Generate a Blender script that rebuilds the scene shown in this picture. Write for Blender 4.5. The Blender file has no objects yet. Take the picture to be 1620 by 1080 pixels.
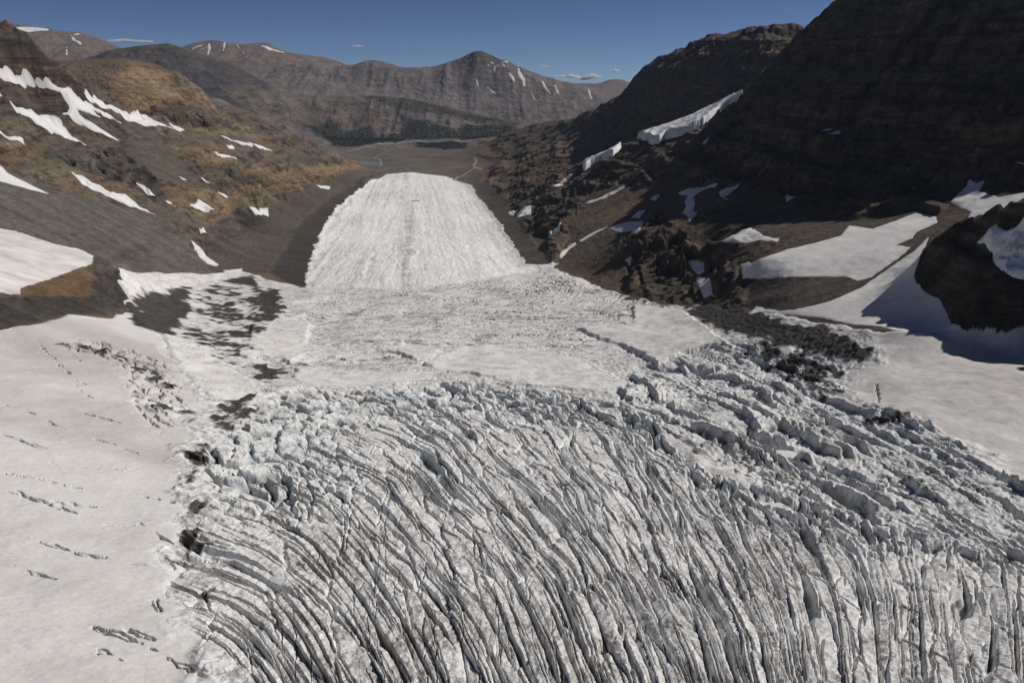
import bpy, math, random
import numpy as np
from concurrent.futures import ThreadPoolExecutor

# ---------------------------------------------------------------- camera, sky, sun, exposure
QUICK = 0
R = math.radians
scene = bpy.context.scene
C = scene.collection
ZC = 820.0                         # camera height above the toe of the glacier (m)
F, CU, CV = 1080.0, 810.0, 540.0   # 24 mm lens in photograph pixels
PITCH = math.atan(415.0 / 1080.0)
SUN_AZ, SUN_EL = R(70), R(41)      # azimuth clockwise from the view direction (+Y)

cam = bpy.data.cameras.new('camera'); camo = bpy.data.objects.new('camera', cam); C.objects.link(camo)
cam.lens = 24.0; cam.sensor_width = 36.0; cam.clip_start = 1.0; cam.clip_end = 120000.0
camo.location = (0, 0, ZC); camo.rotation_euler = (math.pi / 2 - PITCH, 0, 0)
scene.camera = camo

world = bpy.data.worlds.new('World'); scene.world = world; world.use_nodes = True
wn = world.node_tree; wn.nodes.clear()
sky = wn.nodes.new('ShaderNodeTexSky'); sky.sky_type = 'NISHITA'; sky.sun_disc = False
sky.sun_elevation = SUN_EL; sky.sun_rotation = SUN_AZ
sky.altitude = 2800; sky.air_density = 0.42; sky.dust_density = 0.0; sky.ozone_density = 5.0
bg = wn.nodes.new('ShaderNodeBackground'); bg.inputs['Strength'].default_value = 0.05
wo = wn.nodes.new('ShaderNodeOutputWorld')
wn.links.new(sky.outputs[0], bg.inputs[0]); wn.links.new(bg.outputs[0], wo.inputs[0])

sl = bpy.data.lights.new('sun', 'SUN'); so = bpy.data.objects.new('sun', sl); C.objects.link(so)
sl.energy = 3.5; sl.angle = R(0.53); sl.color = (1.0, 0.955, 0.89)
so.rotation_euler = (math.pi / 2 - SUN_EL, 0, math.pi - SUN_AZ)
so.location = (0, 0, 3000)
scene.view_settings.view_transform = 'Standard'; scene.view_settings.look = 'None'
scene.view_settings.exposure = 0.0; scene.view_settings.gamma = 1.0
scene.cycles.max_bounces = 4; scene.cycles.diffuse_bounces = 2; scene.cycles.use_denoising = True; scene.cycles.volume_bounces = 3

# ---------------------------------------------------------------- numeric helpers
POOL = ThreadPoolExecutor(4)
def pmap(fn, n, *arrs):
    """run fn over 4*k chunks of the flat arrays in threads"""
    k = max(1, min(64, n // 60000))
    cuts = np.linspace(0, n, k + 1).astype(int)
    res = list(POOL.map(lambda ab: fn(*[a[ab[0]:ab[1]] for a in arrs]), list(zip(cuts[:-1], cuts[1:]))))
    if isinstance(res[0], tuple):
        return tuple(np.concatenate([r[i] for r in res]) for i in range(len(res[0])))
    return np.concatenate(res)
_rng = np.random.RandomState(11)
PERM = np.tile(_rng.permutation(256), 3).astype(np.int32)
_ga = np.arange(256) * (2 * np.pi / 256)
GX = np.cos(_ga).astype(np.float32); GY = np.sin(_ga).astype(np.float32)
RND = _rng.rand(256).astype(np.float32); RND2 = _rng.rand(256).astype(np.float32); RND3 = _rng.rand(256).astype(np.float32)
def hsh(ix, iy):
    return PERM[PERM[ix & 255] + (iy & 255)]
def perlin(x, y):
    fx = np.floor(x); fy = np.floor(y)
    ix = fx.astype(np.int32); iy = fy.astype(np.int32)
    x = (x - fx).astype(np.float32); y = (y - fy).astype(np.float32)
    u = x * x * x * (x * (x * 6 - 15) + 10); v = y * y * y * (y * (y * 6 - 15) + 10)
    def g(ax, ay, dx, dy):
        h = hsh(ax, ay); return GX[h] * dx + GY[h] * dy
    a = g(ix, iy, x, y); b = g(ix + 1, iy, x - 1, y)
    c = g(ix, iy + 1, x, y - 1); d = g(ix + 1, iy + 1, x - 1, y - 1)
    a += u * (b - a); c += u * (d - c)
    return (a + v * (c - a)) * 1.5
def fbm(x, y, lam, octs, gain=0.5, minlam=None, ridged=False):
    """fractal noise; lam = first wavelength (m); minlam = per-point smallest resolved wavelength"""
    out = np.zeros(len(x), np.float32); amp = 1.0; tot = 0.0
    for o in range(octs):
        n = perlin(x / lam + 17.3 * o, y / lam - 9.1 * o)
        if ridged: n = 1 - 2.2 * np.abs(n)
        if minlam is not None:
            w = np.clip((lam / minlam - 1.0), 0, 1); n = n * w
        out += amp * n; tot += amp; amp *= gain; lam *= 0.5
    return out / tot * 1.6
def sstep(a, b, x):
    t = np.clip((x - a) / (b - a), 0, 1); return t * t * (3 - 2 * t)
def lerp(a, b, t): return a + (b - a) * t

# ---------------------------------------------------------------- rays of the photograph and control points
sp, cp = math.sin(PITCH), math.cos(PITCH)
def ray(u, v):
    """azimuth and slope of the sight line through a photograph pixel"""
    x = (np.asarray(u, float) - CU) / F; y = (CV - np.asarray(v, float)) / F
    dy = cp + y * sp; dz = y * cp - sp; h = np.hypot(x, dy)
    return np.arctan2(x, dy), dz / h, h
CPTS = []     # (theta, ln r, t)
def addpt(u, v, r):
    th, t, _ = ray(u, v); CPTS.append((float(th), math.log(r), float(t)))
def dens(pts, step=18.0):
    out = []
    for a, b in zip(pts[:-1], pts[1:]):
        n = max(1, int(math.hypot(b[0] - a[0], b[1] - a[1]) / step))
        for i in range(n):
            k = i / n; out.append(tuple(a[j] + (b[j] - a[j]) * k for j in range(3)))
    out.append(pts[-1]); return out
def zline(pts, step=40.0):
    """ground points given as (u, v, height)"""
    for u, v, z in dens(pts, step):
        _, t, _ = ray(u, v); addpt(u, v, (z - ZC) / float(t))
def rline(pts, step=18.0, lr=True):
    """ridge / foot lines given as (u, v, horizontal distance)"""
    for u, v, r in dens(pts, step): addpt(u, v, r)

# --- ice: rows of equal picture height with their terrain heights
zline([(-500,1300,640),(0,1300,620),(800,1300,600),(1600,1300,605),(2100,1300,630)], 150)
zline([(-300,1080,618),(0,1080,606),(300,1080,588),(600,1080,576),(900,1080,572),(1200,1080,570),(1620,1080,577),(1900,1080,592)], 90)
zline([(-200,900,592),(0,900,577),(290,900,543),(600,900,522),(900,900,517),(1200,900,515),(1620,900,532),(1850,900,548)], 90)
zline([(-200,750,570),(0,750,548),(280,750,502),(450,750,470),(600,750,456),(900,750,447),(1200,750,452),(1450,750,476),(1620,750,494),(1850,750,505)], 70)
zline([(-200,650,545),(0,650,517),(200,650,482),(330,650,432),(450,650,398),(700,650,376),(900,650,377),(1100,650,398),(1300,650,438),(1450,650,468),(1620,650,485),(1850,650,492)], 60)
zline([(-200,590,530),(0,590,497),(200,590,450),(330,590,375),(450,590,340),(700,590,322),(1000,590,336),(1200,590,380),(1400,590,453),(1620,590,480),(1850,590,488)], 60)
zline([(-200,535,515),(0,530,475),(120,520,445),(200,530,410),(330,530,312),(450,530,282),(700,530,266),(900,530,276),(1050,530,313),(1200,530,385),(1300,540,430),(1400,535,462),(1620,532,481),(1850,535,490)], 60)
zline([(230,480,335),(330,480,265),(450,470,240),(600,470,232),(800,470,236),(950,470,262),(1050,482,292),(1100,490,320)], 60)
zline([(345,435,245),(430,432,216),(500,430,206),(650,430,202),(800,430,206),(862,426,214),(900,438,232)], 50)
zline([(500,400,165),(650,390,164),(815,400,170)], 60)
zline([(525,350,105),(650,345,104),(780,350,106)], 50)
zline([(560,310,52),(650,305,56),(750,310,52)], 40)
zline([(606,279,6),(650,274,9),(700,280,8),(738,292,12)], 20)
# --- outwash plain beyond the toe
zline([(560,264,0),(620,262,-10),(680,266,-10),(735,278,-6),(752,284,2)], 25)
zline([(560,252,-12),(640,250,-14),(740,255,-8),(775,258,10)], 30)
zline([(540,236,-14),(640,236,-15),(740,238,-14)], 30)
zline([(500,226,-12),(640,226,-14),(745,226,-13),(790,226,-5)], 30)
# --- left trough between moraine and hillside
LT = [(200,432,330),(262,433,290),(335,432,250),(350,410,232),(390,370,188),(430,330,142),(480,300,98),(540,280,52),(590,268,12)]
zline(LT, 25)
zline([(430,400,196),(470,350,140),(510,320,92),(550,296,52),(580,281,26)], 30)
def ltrough(y):
    return np.interp(y, [1700,2070,4500,6800], [-1010,-940,-1150,-1350]), np.interp(y, [1700,2070,4500,6800], [335,250,125,10])
def rtrough(y):
    return np.interp(y, [1900,2400,5000,7000], [330,150,-170,-330]), np.interp(y, [1900,2400,5000,7000], [270,200,55,-5])
def slope_pts(lst, k, side, flat=0.0):
    """points of the valley sides: the sight line meets a side of slope k rising from the trough"""
    for u, v in lst:
        x = (u - CU) / F; yy = (CV - v) / F; dy = cp + yy * sp; dz = yy * cp - sp
        s = np.arange(900.0, 14000.0, 5.0)
        X = x * s; Y = dy * s; Z = ZC + dz * s
        xt, zt = (ltrough if side < 0 else rtrough)(Y)
        zz = zt + k * np.maximum(0, (X - xt) * side)
        i = np.argmax(zz >= Z)
        if zz[i] >= Z[i]: addpt(u, v, math.hypot(X[i], Y[i]))
slope_pts([(0,360),(0,300),(0,240),(0,180),(0,125),(-150,300),(-150,180),(-150,90),(60,330),(80,260),(60,180),(50,115),(120,370),(150,330),(150,270),(130,210),(110,160),
           (210,390),(220,340),(220,280),(200,220),(180,185),(280,400),(290,350),(290,290),(280,240),(260,215),(350,370),(350,330),(350,280),(340,240),
           (400,330),(410,290),(400,255),(390,225),(460,290),(460,260),(450,235),(510,275),(510,250),(545,266)], 0.60, -1)
# brown shoulder behind
rline([(165,148,4900),(180,125,5000),(215,105,5200),(250,110,5350),(280,117,5500),(325,145,5700),(350,170,5900),(400,181,6200),(470,213,6600),(530,243,6900),(575,265,7050),(592,269,7100)])
rline([(165,158,4800),(215,150,4850),(260,150,5000),(310,175,5250),(360,205,5700),(410,215,6000)],25)
# near left ridge
rline([(-200,10,3000),(-100,25,3150),(0,48,3300),(40,55,3350),(60,75,3400),(95,115,3500),(118,135,3600),(140,142,3700),(165,155,3850),(200,176,4050),(260,200,4300),(300,209,4550)])
rline([(-200,110,4300),(-80,120,4500),(20,130,4600),(90,150,4700),(130,165,4700)],30)
# hidden ground behind the brown shoulder
rline([(100,150,6600),(190,160,6600),(230,150,6800),(290,160,7000),(350,205,7300),(420,225,7800),(500,240,8200),(560,250,8300)],30)
# rock knob and snow shelf on the left
zline([(-150,372,560),(0,366,510),(60,372,490),(140,400,455),(165,415,440)], 30)
zline([(-150,455,545),(0,460,500),(60,435,475),(150,408,452)], 30)
zline([(185,420,425),(200,490,372)], 20)
zline([(0,395,505),(70,402,480),(-120,400,548)], 40)
zline([(0,500,478),(100,470,452),(150,440,440),(170,470,415)], 40)
# --- far ridges
rline([(-200,90,11800),(60,98,11500),(90,105,11500),(140,88,11500),(180,75,11500),(225,70,11500),(265,64,11500),(300,75,11500),(340,92,11500),(400,118,11500),(440,140,11500),(480,150,11500),(540,152,11500),(600,150,11500),(660,158,11400),(720,172,11300),(780,186,11200),(830,194,11000),(880,200,10500)])
rline([(60,170,9800),(200,180,9800),(300,195,9800),(400,206,9800),(500,216,9900),(600,221,9900),(700,221,9900),(780,216,9800),(830,210,9600)],30)
rline([(-200,130,12600),(100,130,12600),(265,100,12600),(400,140,12600),(480,158,12500),(600,160,12400),(720,183,12200),(830,205,12000)],35)
rline([(440,140,13000),(520,148,13000),(600,151,12900),(700,170,12700),(800,194,12500),(880,192,12400),(960,185,12300),(1050,180,12300)],25)
rline([(540,128,13700),(640,130,13600),(740,125,13600),(760,140,13400),(850,150,13500),(930,155,13600)],30)
rline([(460,100,14300),(500,98,14300),(545,106,14300),(590,95,14300),(615,98,14300),(640,108,14300),(700,106,14300),(715,97,14300),(730,88,14300),(745,82,14300),(760,78,14300),(775,84,14300),(795,92,14300),(830,110,14300),(860,120,14300),(890,128,14300),(930,138,14300),(960,150,14300),(1000,158,14300),(1060,165,14300)],12)
rline([(460,140,15600),(600,130,15600),(760,130,15600),(900,160,15600),(1060,175,15600)],40)
rline([(-250,40,18500),(-50,40,18500),(0,42,18500),(25,37,18500),(60,46,18500),(75,45,18500),(100,53,18500),(125,51,18500),(150,58,18500),(175,70,18500),(200,84,18500),(240,92,18500),(270,82,18500),(295,72,18500),(325,64,18500),(340,62,18500),(365,70,18500),(390,72,18500),(415,67,18500),(430,70,18500),(450,80,18500),(480,88,18500),(520,91,18500),(545,102,18500),(600,118,18500),(700,130,18500)],14)
rline([(-250,100,16300),(100,105,16300),(250,110,16300),(350,110,16300),(450,118,16300),(540,125,16500),(640,140,16500)],40)
rline([(-250,140,20500),(200,140,20500),(450,140,20500),(700,142,20500),(860,140,20500)],60)
rline([(860,142,25000),(900,140,25000),(935,136,25000),(955,128,25000),(978,124,25000),(1000,131,25000),(1040,142,25000)],16)
rline([(-300,132,29000),(300,132,29000),(800,132,29000),(1100,132,29000),(1400,132,29000),(2000,132,29000)],120)
# --- right side of the valley
RT = [(752,285,2),(778,312,48),(812,348,105),(848,392,165),(868,418,202)]
zline(RT, 20)
slope_pts([(800,265),(790,300),(830,290),(830,335),(860,300),(860,350),(900,330),(900,380),(940,400),(950,350),(870,250),(930,280),(985,320),(990,380),(1000,420),(1000,280),(960,250),(900,235),(840,240),(800,245),(1060,400),(1060,350),(1060,300)], 0.42, 1)
zline([(870,421,205),(930,432,240),(1000,455,275)], 30)
# second wall
rline([(845,196,8600),(880,190,8200),(900,189,7800),(930,180,7400),(950,170,7000),(965,160,6750),(980,150,6500),(997,136,6200),(1004,120,6300),(1020,106,6350),(1032,97,6300),(1040,95,6250),(1060,85,6150),(1075,78,6100),(1090,75,6050),(1110,76,6000),(1130,66,5900),(1150,69,5850),(1170,65,5800),(1195,50,5650),(1210,47,5600),(1240,46,5450),(1275,43,5200)],10)
rline([(1010,140,5700),(1040,128,5250),(1100,116,5080),(1170,104,4900),(1250,84,4650)],16)
rline([(860,215,7600),(910,205,6700),(960,202,6000),(1010,195,5400),(1060,185,5000),(1110,168,4800),(1160,157,4600),(1230,120,4300)],20)
rline([(860,260,9800),(950,250,9300),(1000,240,8300),(1100,220,7700),(1250,200,7200),(1500,180,6500)],40)
# hanging glacier bench
rline([(1000,222,4300),(1030,222,4000),(1060,212,3950),(1110,190,4000),(1150,170,4150),(1175,157,4250)],16)
rline([(925,266,4100),(960,258,3800),(980,240,3750),(1000,228,3800)],20)
rline([(1075,232,3300),(1110,215,3300),(1150,180,3500),(1180,155,3700)],16)
# first wall
rline([(1180,152,3800),(1220,110,3700),(1262,60,3650),(1280,42,3600),(1300,28,3500),(1318,8,3420),(1340,-2,3300),(1400,-50,3120),(1450,-70,2980),(1620,-120,2800),(1740,-150,2700),(1900,-190,2620),(2100,-220,2560),(2300,-240,2500)],16)
for q in [(1150,360,2050),(1150,310,2350),(1150,250,2850),(1220,340,2120),(1220,280,2420),(1220,200,2900),(1300,330,2050),(1300,250,2380),(1300,150,2780),(1300,70,3200),
 (1380,325,2010),(1380,220,2350),(1380,120,2650),(1380,30,2950),(1450,312,2040),(1450,210,2290),(1450,110,2510),(1450,0,2740),(1540,290,1950),(1540,190,2190),(1540,100,2390),(1540,0,2590),(1620,270,1900),(1620,170,2110),(1620,80,2290),(1620,0,2440),(1750,270,1850),(1750,120,2150),(1750,0,2400),(1950,280,1800),(1950,100,2100),(1950,0,2320)]: addpt(*q)
rline([(1280,120,5200),(1450,60,4600),(1700,0,4200),(2100,0,4000)],60)
# knob, moraines and apron
zline([(1005,400,325),(1035,385,350),(1070,400,350),(1100,405,352)], 20)
zline([(1010,360,370),(1090,378,395),(1180,385,430)], 30)
zline([(1060,470,296),(1105,478,318)], 20)
zline([(1120,400,356),(1115,440,340),(1112,475,325)], 20)
zline([(1160,415,395),(1180,450,390),(1210,490,385)], 20)
zline([(1185,430,412),(1250,440,430),(1330,440,452)], 30)
zline([(1200,470,400),(1280,470,435),(1330,465,452)], 30)
zline([(1200,408,440),(1280,392,465),(1350,375,490),(1420,355,518),(1470,345,532)], 30)
zline([(1240,425,440),(1330,420,462),(1400,405,490),(1440,385,508)], 30)
zline([(1260,490,426),(1350,480,455),(1430,440,488),(1455,410,505)], 30)
zline([(1380,520,466),(1470,528,478)], 40)
rline([(1478,375,1330),(1510,355,1330),(1560,342,1310),(1620,338,1290),(1750,330,1250),(1900,325,1200)],20)
zline([(1465,430,520),(1500,480,500),(1540,526,482)], 20)
zline([(1560,440,560),(1620,420,572),(1700,420,580),(1620,470,535),(1700,480,530)], 30)
rline([(1500,378,1560),(1600,372,1520),(1750,372,1460)],40)
rline([(1510,318,1830),(1600,310,1780),(1750,310,1700)],40)

P = np.array(CPTS)
EPS = 0.004
def kern(d2): return np.sqrt(d2 + EPS * EPS)
_d2 = (P[:, None, 0] - P[None, :, 0]) ** 2 + (P[:, None, 1] - P[None, :, 1]) ** 2
n_ = len(P)
A = np.zeros((n_ + 3, n_ + 3)); A[:n_, :n_] = kern(_d2) - np.eye(n_) * 0.003
A[:n_, n_] = 1; A[:n_, n_ + 1:] = P[:, :2]; A[n_:, :n_] = A[:n_, n_:].T
W = np.linalg.solve(A, np.concatenate([P[:, 2], [0, 0, 0]]))
# coarse table of t over (theta, ln r)
TH0, TH1, LR0, LR1 = R(-68), R(68), math.log(70.0), math.log(30000.0)
NT, NR = 681, 881
gth = np.linspace(TH0, TH1, NT); glr = np.linspace(LR0, LR1, NR)
def _row(chunk):
    TT, LL = np.meshgrid(gth, chunk)
    d = np.zeros(TT.shape)
    for i in range(n_):
        d += W[i] * np.sqrt((TT - P[i, 0]) ** 2 + (LL - P[i, 1]) ** 2 + EPS * EPS)
    return d + W[n_] + W[n_ + 1] * TT + W[n_ + 2] * LL
TAB = np.concatenate(list(POOL.map(_row, np.array_split(glr, 16))))
def base_t(th, lr):
    a = np.clip((th - TH0) / (TH1 - TH0) * (NT - 1), 0, NT - 1.001); b = np.clip((lr - LR0) / (LR1 - LR0) * (NR - 1), 0, NR - 1.001)
    i = a.astype(np.int32); j = b.astype(np.int32); fa = a - i; fb = b - j
    return ((TAB[j, i] * (1 - fa) + TAB[j, i + 1] * fa) * (1 - fb) + (TAB[j + 1, i] * (1 - fa) + TAB[j + 1, i + 1] * fa) * fb)
def hit(u, v, lo=0.0, hi=1e9):
    """ln r where the sight line through a pixel first meets the ground (between two distances)"""
    th, t, _ = ray(u, v); lr = np.linspace(max(LR0, math.log(max(lo, 1.0))), min(LR1, math.log(hi)), 2400)
    tt = base_t(np.full(len(lr), float(th)), lr)
    m = tt >= float(t)
    i = int(np.argmax(m)) if m.any() else int(np.argmax(tt - float(t)))
    return float(th), float(lr[i])
# ---------------------------------------------------------------- plan-space polygons
def plan(pts, lo=0.0, hi=1e9, step=14.0, closed=True):
    q = list(pts) + ([pts[0]] if closed else [])
    out = []
    for a, b in zip(q[:-1], q[1:]):
        n = max(1, int(math.hypot(b[0] - a[0], b[1] - a[1]) / step))
        for i in range(n):
            out.append(hit(a[0] + (b[0] - a[0]) * i / n, a[1] + (b[1] - a[1]) * i / n, lo, hi))
    if not closed: out.append(hit(q[-1][0], q[-1][1], lo, hi))
    return np.array(out)
def sdf(poly, th, lr, pad=0.12, closed=True):
    """signed plan distance (positive inside) in units of range; -pad far outside"""
    out = np.full(len(th), -pad, np.float32)
    a0, b0 = poly.min(0) - pad; a1, b1 = poly.max(0) + pad
    m = np.nonzero((th > a0) & (th < a1) & (lr > b0) & (lr < b1))[0]
    if not len(m): return out
    A = poly.astype(np.float32); B = np.roll(A, -1, 0)
    if not closed: A, B = A[:-1], B[:-1]
    def f(px, py):
        d = np.full(len(px), 1e9, np.float32); ins = np.zeros(len(px), bool)
        for (ax, ay), (bx, by) in zip(A, B):
            ex, ey = bx - ax, by - ay; L = ex * ex + ey * ey + 1e-12
            wx, wy = px - ax, py - ay
            t = np.clip((wx * ex + wy * ey) / L, 0, 1)
            dx, dy = wx - ex * t, wy - ey * t
            np.minimum(d, dx * dx + dy * dy, out=d)
            if closed:
                c = (ay > py) != (by > py)
                if abs(ey) > 1e-9: ins ^= c & (wx < ex * (py - ay) / ey)
        d = np.sqrt(d)
        return np.where(ins, d, -d) if closed else d
    out[m] = pmap(f, len(m), th[m].astype(np.float32), lr[m].astype(np.float32))
    if not closed:
        o2 = np.full(len(th), pad, np.float32); o2[m] = out[m]; return o2
    return np.maximum(out, -pad)
def strip(pts, w0, w1=None):
    """outline of a streak along a polyline, pointed at its ends"""
    w1 = w0 if w1 is None else w1
    L, Rr = [], []
    n = len(pts)
    for i, (u, v) in enumerate(pts):
        a = pts[max(0, i - 1)]; b = pts[min(n - 1, i + 1)]
        dx, dy = b[0] - a[0], b[1] - a[1]; h = math.hypot(dx, dy) or 1
        w = (w0 + (w1 - w0) * i / max(1, n - 1)) * (0.35 if i in (0, n - 1) else 1.0) / 2
        L.append((u - dy / h * w, v + dx / h * w)); Rr.append((u + dy / h * w, v - dx / h * w))
    return L + Rr[::-1]

ICE = [(610,276),(650,272.5),(705,279),(740,291),(765,320),(795,360),(832,418),(852,420),(872,422),(900,434),(960,460),(1030,478),(1090,485),(1120,485),(1200,492),(1260,505),(1330,515),(1380,526),(1440,528),(1545,527),(1620,523),(1800,515),(2100,520),(2300,900),(2200,1330),(1500,1400),(800,1400),(0,1400),(-600,1330),(-500,800),(-400,560),(-200,540),(0,524),(60,514),(115,498),(165,503),(205,495),(198,470),(190,450),(188,430),(262,434),(335,434),(382,428),(430,445),(482,456),(488,425),(495,395),(515,350),(553,310),(590,284)]
LEFTSNOW = [(-400,560),(0,520),(115,495),(205,490),(235,520),(262,545),(285,590),(330,630),(330,650),(300,655),(310,690),(283,720),(300,800),(283,860),(275,900),(290,950),(312,1000),(340,1080),(400,1200),(420,1330),(-700,1330)]
RIGHTSNOW = [(1300,508),(1345,530),(1392,560),(1388,580),(1335,590),(1345,640),(1440,662),(1500,695),(1560,735),(1620,780),(1900,930),(2300,1000),(2100,510),(1620,515)]
MAIN = [(283,900),(305,800),(322,720),(390,655),(440,628),(560,622),(700,610),(880,622),(990,640),(1040,690),(1200,770),(1330,830),(1420,840),(1620,930),(2100,1150),(2100,1400),(380,1400),(335,1080),(293,950)]
DIAG = [(940,615),(1000,608),(1000,585),(1040,572),(1100,555),(1150,545),(1230,548),(1330,585),(1345,640),(1440,662),(1500,695),(1560,735),(1620,780),(1900,930),(2200,1200),(1620,930),(1420,840),(1330,830),(1200,770),(1040,690),(990,640)]
TRANS = [(450,470),(490,458),(640,463),(830,440),(870,426),(900,434),(960,460),(1040,480),(1010,515),(920,525),(960,560),(840,552),(720,550),(600,600),(450,625),(400,625),(380,560),(390,500)]
TONGUE = [(610,272),(650,268),(705,275),(745,290),(840,418),(850,425),(830,440),(640,463),(480,462),(480,425),(490,395),(510,350),(550,308),(588,282)]
# icefall crevasse lines (each keeps its number) : left to right
CURV1 = [[(270,1010),(330,1035),(375,1095)],[(290,948),(360,975),(420,1022),(470,1095)],[(290,878),(380,895),(450,940),(510,1008),(560,1095)],
 [(320,795),(420,812),(500,862),(580,960),(655,1095)],[(330,740),(450,745),(560,800),(650,900),(715,1000),(760,1095)],[(350,690),(480,705),(600,757),(700,852),(780,960),(850,1095)],
 [(430,645),(560,662),(680,722),(780,822),(860,930),(930,1095)],[(590,628),(710,682),(815,782),(890,880),(950,980),(1000,1095)],[(735,614),(825,680),(900,780),(965,880),(1022,985),(1060,1095)],
 [(870,625),(935,720),(1000,830),(1055,940),(1095,1020),(1120,1095)],[(980,650),(1030,740),(1080,840),(1128,940),(1158,1020),(1175,1095)],[(1080,705),(1130,800),(1178,900),(1212,1000),(1230,1095)],
 [(1190,765),(1230,850),(1268,950),(1295,1095)],[(1300,820),(1340,910),(1365,1000),(1378,1095)],[(1420,850),(1452,950),(1470,1095)],[(1560,900),(1580,1000),(1590,1095)],[(1690,960),(1710,1095)]]
CURV2 = [[(930,600),(1020,640),(1200,735),(1330,815),(1480,900)],[(985,585),(1110,640),(1300,750),(1450,840),(1620,940)],[(1050,575),(1180,630),(1340,720),(1500,820),(1650,925)],
 [(1110,565),(1240,630),(1400,720),(1560,825),(1700,920)],[(1180,555),(1300,615),(1450,700),(1600,790),(1750,890)],[(1260,560),(1360,615),(1500,690),(1640,770),(1800,870)]]
# open crevasses crossing the smooth snow on the left and right
CREV = [[(0,694),(72,717)],[(60,735),(119,744),(202,748),(231,744)],[(14,759),(126,777)],[(7,782),(126,820),(162,836),(224,836),(278,867)],[(43,860),(144,890),(166,892)],[(188,899),(236,910)],
 [(217,786),(289,800)],[(130,993),(188,1013),(253,1037),(325,1076)],[(209,1004),(245,1020)],[(245,960),(254,978)],[(103,598),(140,613)],[(120,615),(143,632)],[(128,658),(190,673),(215,680)],
 [(113,560),(137,582)],[(63,548),(110,593)],[(53,530),(95,536)],[(0,640),(60,662),(110,690)],[(150,700),(215,716)],[(1386,613),(1390,632),(1387,640)],[(1357,588),(1359,595)],[(20,905),(90,930)],[(150,1030),(210,1062)],[(90,800),(150,806)]]
DEBRIS = [  # outline, strength of rock debris on the ice
 ([(253,473),(277,455),(307,457),(300,473),(300,497),(285,520),(272,536),(233,525),(203,505),(200,490),(217,478)], 0.95),
 ([(410,463),(443,460),(452,497),(425,519),(408,505)], 0.85),([(353,443),(400,437),(412,455),(360,452)], 0.8),
 ([(280,455),(400,442),(455,470),(440,525),(400,565),(350,590),(322,560),(275,535)], 0.34),
 ([(392,570),(430,578),(458,597),(430,609),(400,602)], 0.62),([(325,640),(400,628),(425,655),(350,690),(320,680)], 0.45),
 ([(288,645),(312,655),(316,690),(296,690)], 0.7),([(284,718),(325,708),(345,728),(326,752),(300,782),(288,765),(300,742)], 0.72),([(300,790),(335,800),(312,838),(290,832)], 0.55),
 ([(282,848),(318,838),(340,862),(305,893),(284,890)], 0.75),([(300,905),(350,900),(380,945),(320,960)], 0.35),
 ([(97,540),(160,540),(262,575),(270,603),(290,615),(235,617),(195,590),(150,560),(105,556)], 0.35),([(200,585),(285,605),(300,650),(250,690),(200,640)], 0.22),
 ([(1075,486),(1133,480),(1190,490),(1240,512),(1300,522),(1345,532),(1372,548),(1388,566),(1367,579),(1327,578),(1290,566),(1262,550),(1223,552),(1180,534),(1140,530),(1110,512)], 0.82),
 ([(1180,535),(1260,552),(1340,582),(1350,620),(1300,640),(1230,610),(1170,570)], 0.42),
 ([(1340,640),(1440,662),(1400,690),(1340,670)], 0.35),([(940,455),(1030,474),(1090,484),(1080,494),(1000,486),(930,464)], 0.4)]
CLEAN = [  # smooth snow covering the broken ice
 [(727,553),(747,551),(813,546),(840,556),(907,570),(973,600),(1000,614),(940,624),(873,617),(807,610),(747,594),(690,592),(672,578),(700,566)],
 [(1000,488),(1040,492),(1080,496),(1110,516),(1147,545),(1100,558),(1078,565),(1040,582),(985,552),(912,528),(957,523),(1000,517)],
 [(256,530),(320,531),(348,563),(352,580),(400,607),(425,640),(400,640),(333,632),(290,592),(268,558)],
 [(397,517),(450,502),(493,516),(482,563),(460,578),(393,547)],
 [(470,585),(560,590),(640,590),(690,600),(640,612),(520,615),(460,605)],
 [(1035,686),(1062,690),(1130,735),(1200,766),(1192,777),(1120,752),(1060,712)],[(1284,912),(1300,930),(1322,985),(1300,972)],[(1180,790),(1240,802),(1260,815),(1200,808)],
 [(1222,705),(1275,722),(1262,735),(1215,718)],[(1240,545),(1262,560),(1238,572),(1220,560)],[(640,545),(690,552),(700,566),(660,575),(625,562)],[(190,432),(350,436),(340,452),(300,455),(270,455),(215,480),(198,490),(190,455)]]
RED = lambda s, amt: s * amt
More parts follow.
